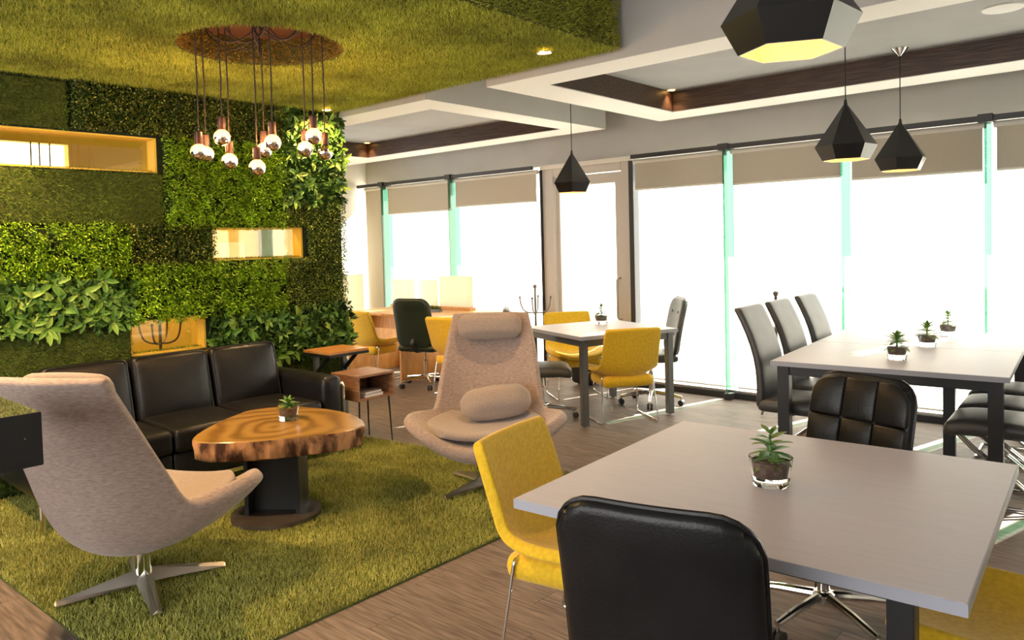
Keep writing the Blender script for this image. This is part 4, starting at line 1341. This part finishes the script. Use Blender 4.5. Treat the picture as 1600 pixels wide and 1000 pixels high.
# ------------------------------------------------------------------ faceted pendant lamps
def point(name, parent, loc, e, col, r=0.03):
    d = bpy.data.lights.new(name, 'POINT')
    d.energy = e
    d.color = col
    d.shadow_soft_size = r
    o = bpy.data.objects.new(name, d)
    C.objects.link(o)
    o.parent = parent
    o.location = loc
    return o
def pendant(label, loc, ztop, rz, W=0.35, k=1.0):
    t = thing('pendant_lamp', label, 'pendant lamp', loc, rz, 'black faceted pendant lamps')
    n = 6
    def poly(r, z, off=0.0):
        return [(r * math.cos(2 * PI * i / n + off), r * math.sin(2 * PI * i / n + off), z) for i in range(n)]
    R, rb = W / 2, W * 0.375
    z1, z2 = 0.083 * W / 0.35, 0.33 * W / 0.35
    def skin(ins):
        return poly(rb - ins, 0) + poly(R - ins, z1) + poly(0.012, z2 - ins * 2)
    vs = skin(0)
    fs = [(i, (i + 1) % n, n + (i + 1) % n, n + i) for i in range(n)] + [(n + i, n + (i + 1) % n, 2 * n + (i + 1) % n, 2 * n + i) for i in range(n)]
    vi = skin(0.006)
    rim = [(i, 3 * n + i, 3 * n + (i + 1) % n, (i + 1) % n) for i in range(n)]
    MB().add(vs + vi, fs + rim).build('shade', 'lamp_black', t)
    MB().add(vi, fs).build('shade_lining', 'lamp_inside', t)
    MB().tube([(0, 0, z2 - 0.01), (0, 0, z2 + 0.03)], [0.013, 0.008], 8).build('collar', 'lamp_black', t, smooth=True)
    H2 = ztop - loc[2]
    MB().tube([(0, 0, z2), (0, 0, H2)], 0.0035, 6).build('cord', 'lamp_black', t, smooth=True)
    MB().lathe([(0.008, H2 - 0.055), (0.055, H2 - 0.004), (0.055, H2)], 20).build('ceiling_rose', 'chrome', t, smooth=True)
    bl = MB().lathe([(0.0005, 0.07), (0.022, 0.078), (0.032, 0.10), (0.026, 0.13), (0.013, 0.155), (0.013, 0.19)], 14).build('bulb', 'lamp_bulb', t, smooth=True)
    return t
pendant('large black faceted pendant lamp cut off by the top of the photo', (-0.776, 2.012, 2.0), CZ, 0.45)
pendant('black faceted pendant lamp alone near the glass door', (-3.93, 5.30, 1.935), CZ, 0.10)
pendant('nearer black faceted pendant lamp above the long white table', (-1.532, 4.821, 1.965), 2.805, 0.40)
pendant('farther black faceted pendant lamp with chrome ceiling rose above the long table', (-1.50, 5.87, 1.955), 2.805, 0.62)

# ------------------------------------------------------------------ hanging bulbs under the round recess
cn = thing('ceiling_canopy', 'dark canopy plate inside the round ceiling recess', 'lamp canopy', (HC[0], HC[1], RZ))
MB().lathe([(0.07, -0.035), (0.085, -0.03), (0.085, 0.0)], 24).build('plate', 'cord_brown', cn, smooth=True)
def ray_at(x, y, d):
    r_ = fw + r2 * ((x - CX) / F) - u2 * ((y - CY) / F)
    return Vector((0, 0, H)) + r_ * d
BL = [(311, 238, 4.25, 'leftmost front'), (322, 241, 4.50, 'leftmost rear'), (347, 215, 4.30, 'highest on the left'), (359, 252, 4.40, 'low left-centre'), (402, 262, 4.30, 'lowest'),
      (413, 235, 4.55, 'half hidden middle'), (426, 223, 4.25, 'tallest middle'), (477, 233, 4.50, 'left of the right trio'), (490, 213, 4.30, 'highest of the right trio'), (508, 238, 4.55, 'rightmost unlit clear')]
for x, y, d, wh in BL:
    p = ray_at(x, y, d)
    dv = Vector((p.x - HC[0], p.y - HC[1], 0))
    if dv.length > HR - 0.04:
        dv = dv.normalized() * (HR - 0.04)
        p.x, p.y = HC[0] + dv.x, HC[1] + dv.y
    t = thing('hanging_bulb', wh + ' globe bulb hanging from the round recess', 'bulb lamp', p, 0, 'half-mirrored globe bulbs hanging from the recess')
    R = 0.046
    up_h = [(R * math.cos(a), R * math.sin(a)) for a in [PI / 2 * q / 8 for q in range(0, 7)]] + [(0.016, 0.052)]
    lo_h = [(R * math.cos(a), -R * math.sin(a)) for a in [PI / 2 * q / 8 for q in range(8, -1, -1)]]
    lo_h[0] = (0.0005, lo_h[0][1])
    MB().lathe(lo_h, 20, caps=False).build('mirror_cap', 'mirror_silver', t, smooth=True)
    gb = MB().lathe(up_h, 20, caps=False).build('glass', 'bulb_glass' if 'unlit' in wh else 'lit_bulb_glass', t, smooth=True)
    MB().lathe([(0.0005, 0.002), (0.020, 0.004), (0.024, 0.018), (0.014, 0.040), (0.0005, 0.046)], 10, caps=False).build('filament', 'filament' if 'unlit' not in wh else 'mirror_silver', gb, smooth=True)
    if 'unlit' not in wh:
        point('bulb_light', t, (0, 0, 0.025), 13.0, (1.0, 0.55, 0.2), 0.035)
    MB().lathe([(0.020, 0.044), (0.022, 0.047), (0.022, 0.112), (0.010, 0.118)], 16).build('socket', 'socket_bronze', t, smooth=True)
    zt = RZ - 0.008 - p.z
    cv = Vector((HC[0] - p.x, HC[1] - p.y, 0))
    cpth = [Vector((0, 0, 0.115)), Vector((0.004, 0.003, zt * 0.5)), Vector((0, 0, zt - 0.02)), cv * 0.05 + Vector((0, 0, zt - 0.005))]
    ci = BL.index((x, y, d, wh))
    ce = cv + Vector((math.cos(2 * PI * ci / 10), math.sin(2 * PI * ci / 10), 0)) * 0.06
    sag = random.uniform(0.12, 0.22)
    for q in range(1, 9):
        f = q / 8
        cpth.append(ce * f + Vector((0, 0, zt - 0.005 - sag * math.sin(f * PI) * (1 - 0.3 * f))))
    MB().tube(cpth, 0.0045, 6).build('cord', 'cord_brown', t, smooth=True)

# ------------------------------------------------------------------ downlights and the ceiling speaker
def downlight(label, x, y, z, e, spot=95):
    t = thing('downlight', label, 'downlight', (x, y, z), 0, 'warm ceiling downlights')
    MB().lathe([(0.032, -0.002), (0.044, -0.006), (0.046, 0.0)], 20, caps=False).build('trim_ring', 'satin_steel', t, smooth=True)
    MB().lathe([(0.0005, -0.003), (0.032, -0.003)], 20, caps=False).build('lens', 'downlight_glow', t)
    d = bpy.data.lights.new('downlight_beam', 'SPOT')
    d.energy = e
    d.color = (1.0, 0.62, 0.28)
    d.spot_size = math.radians(spot)
    d.spot_blend = 0.7
    d.shadow_soft_size = 0.03
    o = bpy.data.objects.new('downlight_beam', d)
    C.objects.link(o)
    o.parent = t
    o.location = (0, 0, -0.02)
    return t
TB = TZ - 0.03
downlight('warm downlight in the turf ceiling near its outer corner', -2.87, 3.62, TB, 45, 130)
downlight('warm downlight in the turf ceiling above the right end of the green wall', -5.28, 3.77, TB, 60, 155)
downlight('warm downlight in the turf ceiling above the back of the near lounge chair', -3.75, 0.72, TB, 150, 140)
downlight('added unseen warm downlight in the turf ceiling beside the long window slot', -5.0, 1.15, TB, 90, 140)  # added lamp out of view, brightens the left of the lounge
downlight('warm downlight in the corner of the coffer by the glass door', -3.33, 5.95, 2.803, 6)
downlight('warm downlight in the far corner of the coffer above the desk', -7.58, 6.0, 2.803, 6)
downlight('added unseen warm downlight in the yellow room left of the long slot', -6.4, 1.9, 2.675, 60, 150)  # added lamp out of view, brightens the yellow wall
downlight('added unseen warm downlight in the yellow room behind the middle slot', -6.4, 3.4, 2.675, 60, 150)  # second added lamp out of view for the yellow wall
sp = thing('ceiling_speaker', 'round white speaker grille in the coffer at the top right', 'speaker', (-0.80, 5.28, 2.805))
MB().lathe([(0.0005, -0.012), (0.085, -0.011), (0.105, -0.008), (0.112, 0.0)], 32, caps=False).build('grille', 'speaker_white', sp, smooth=True)
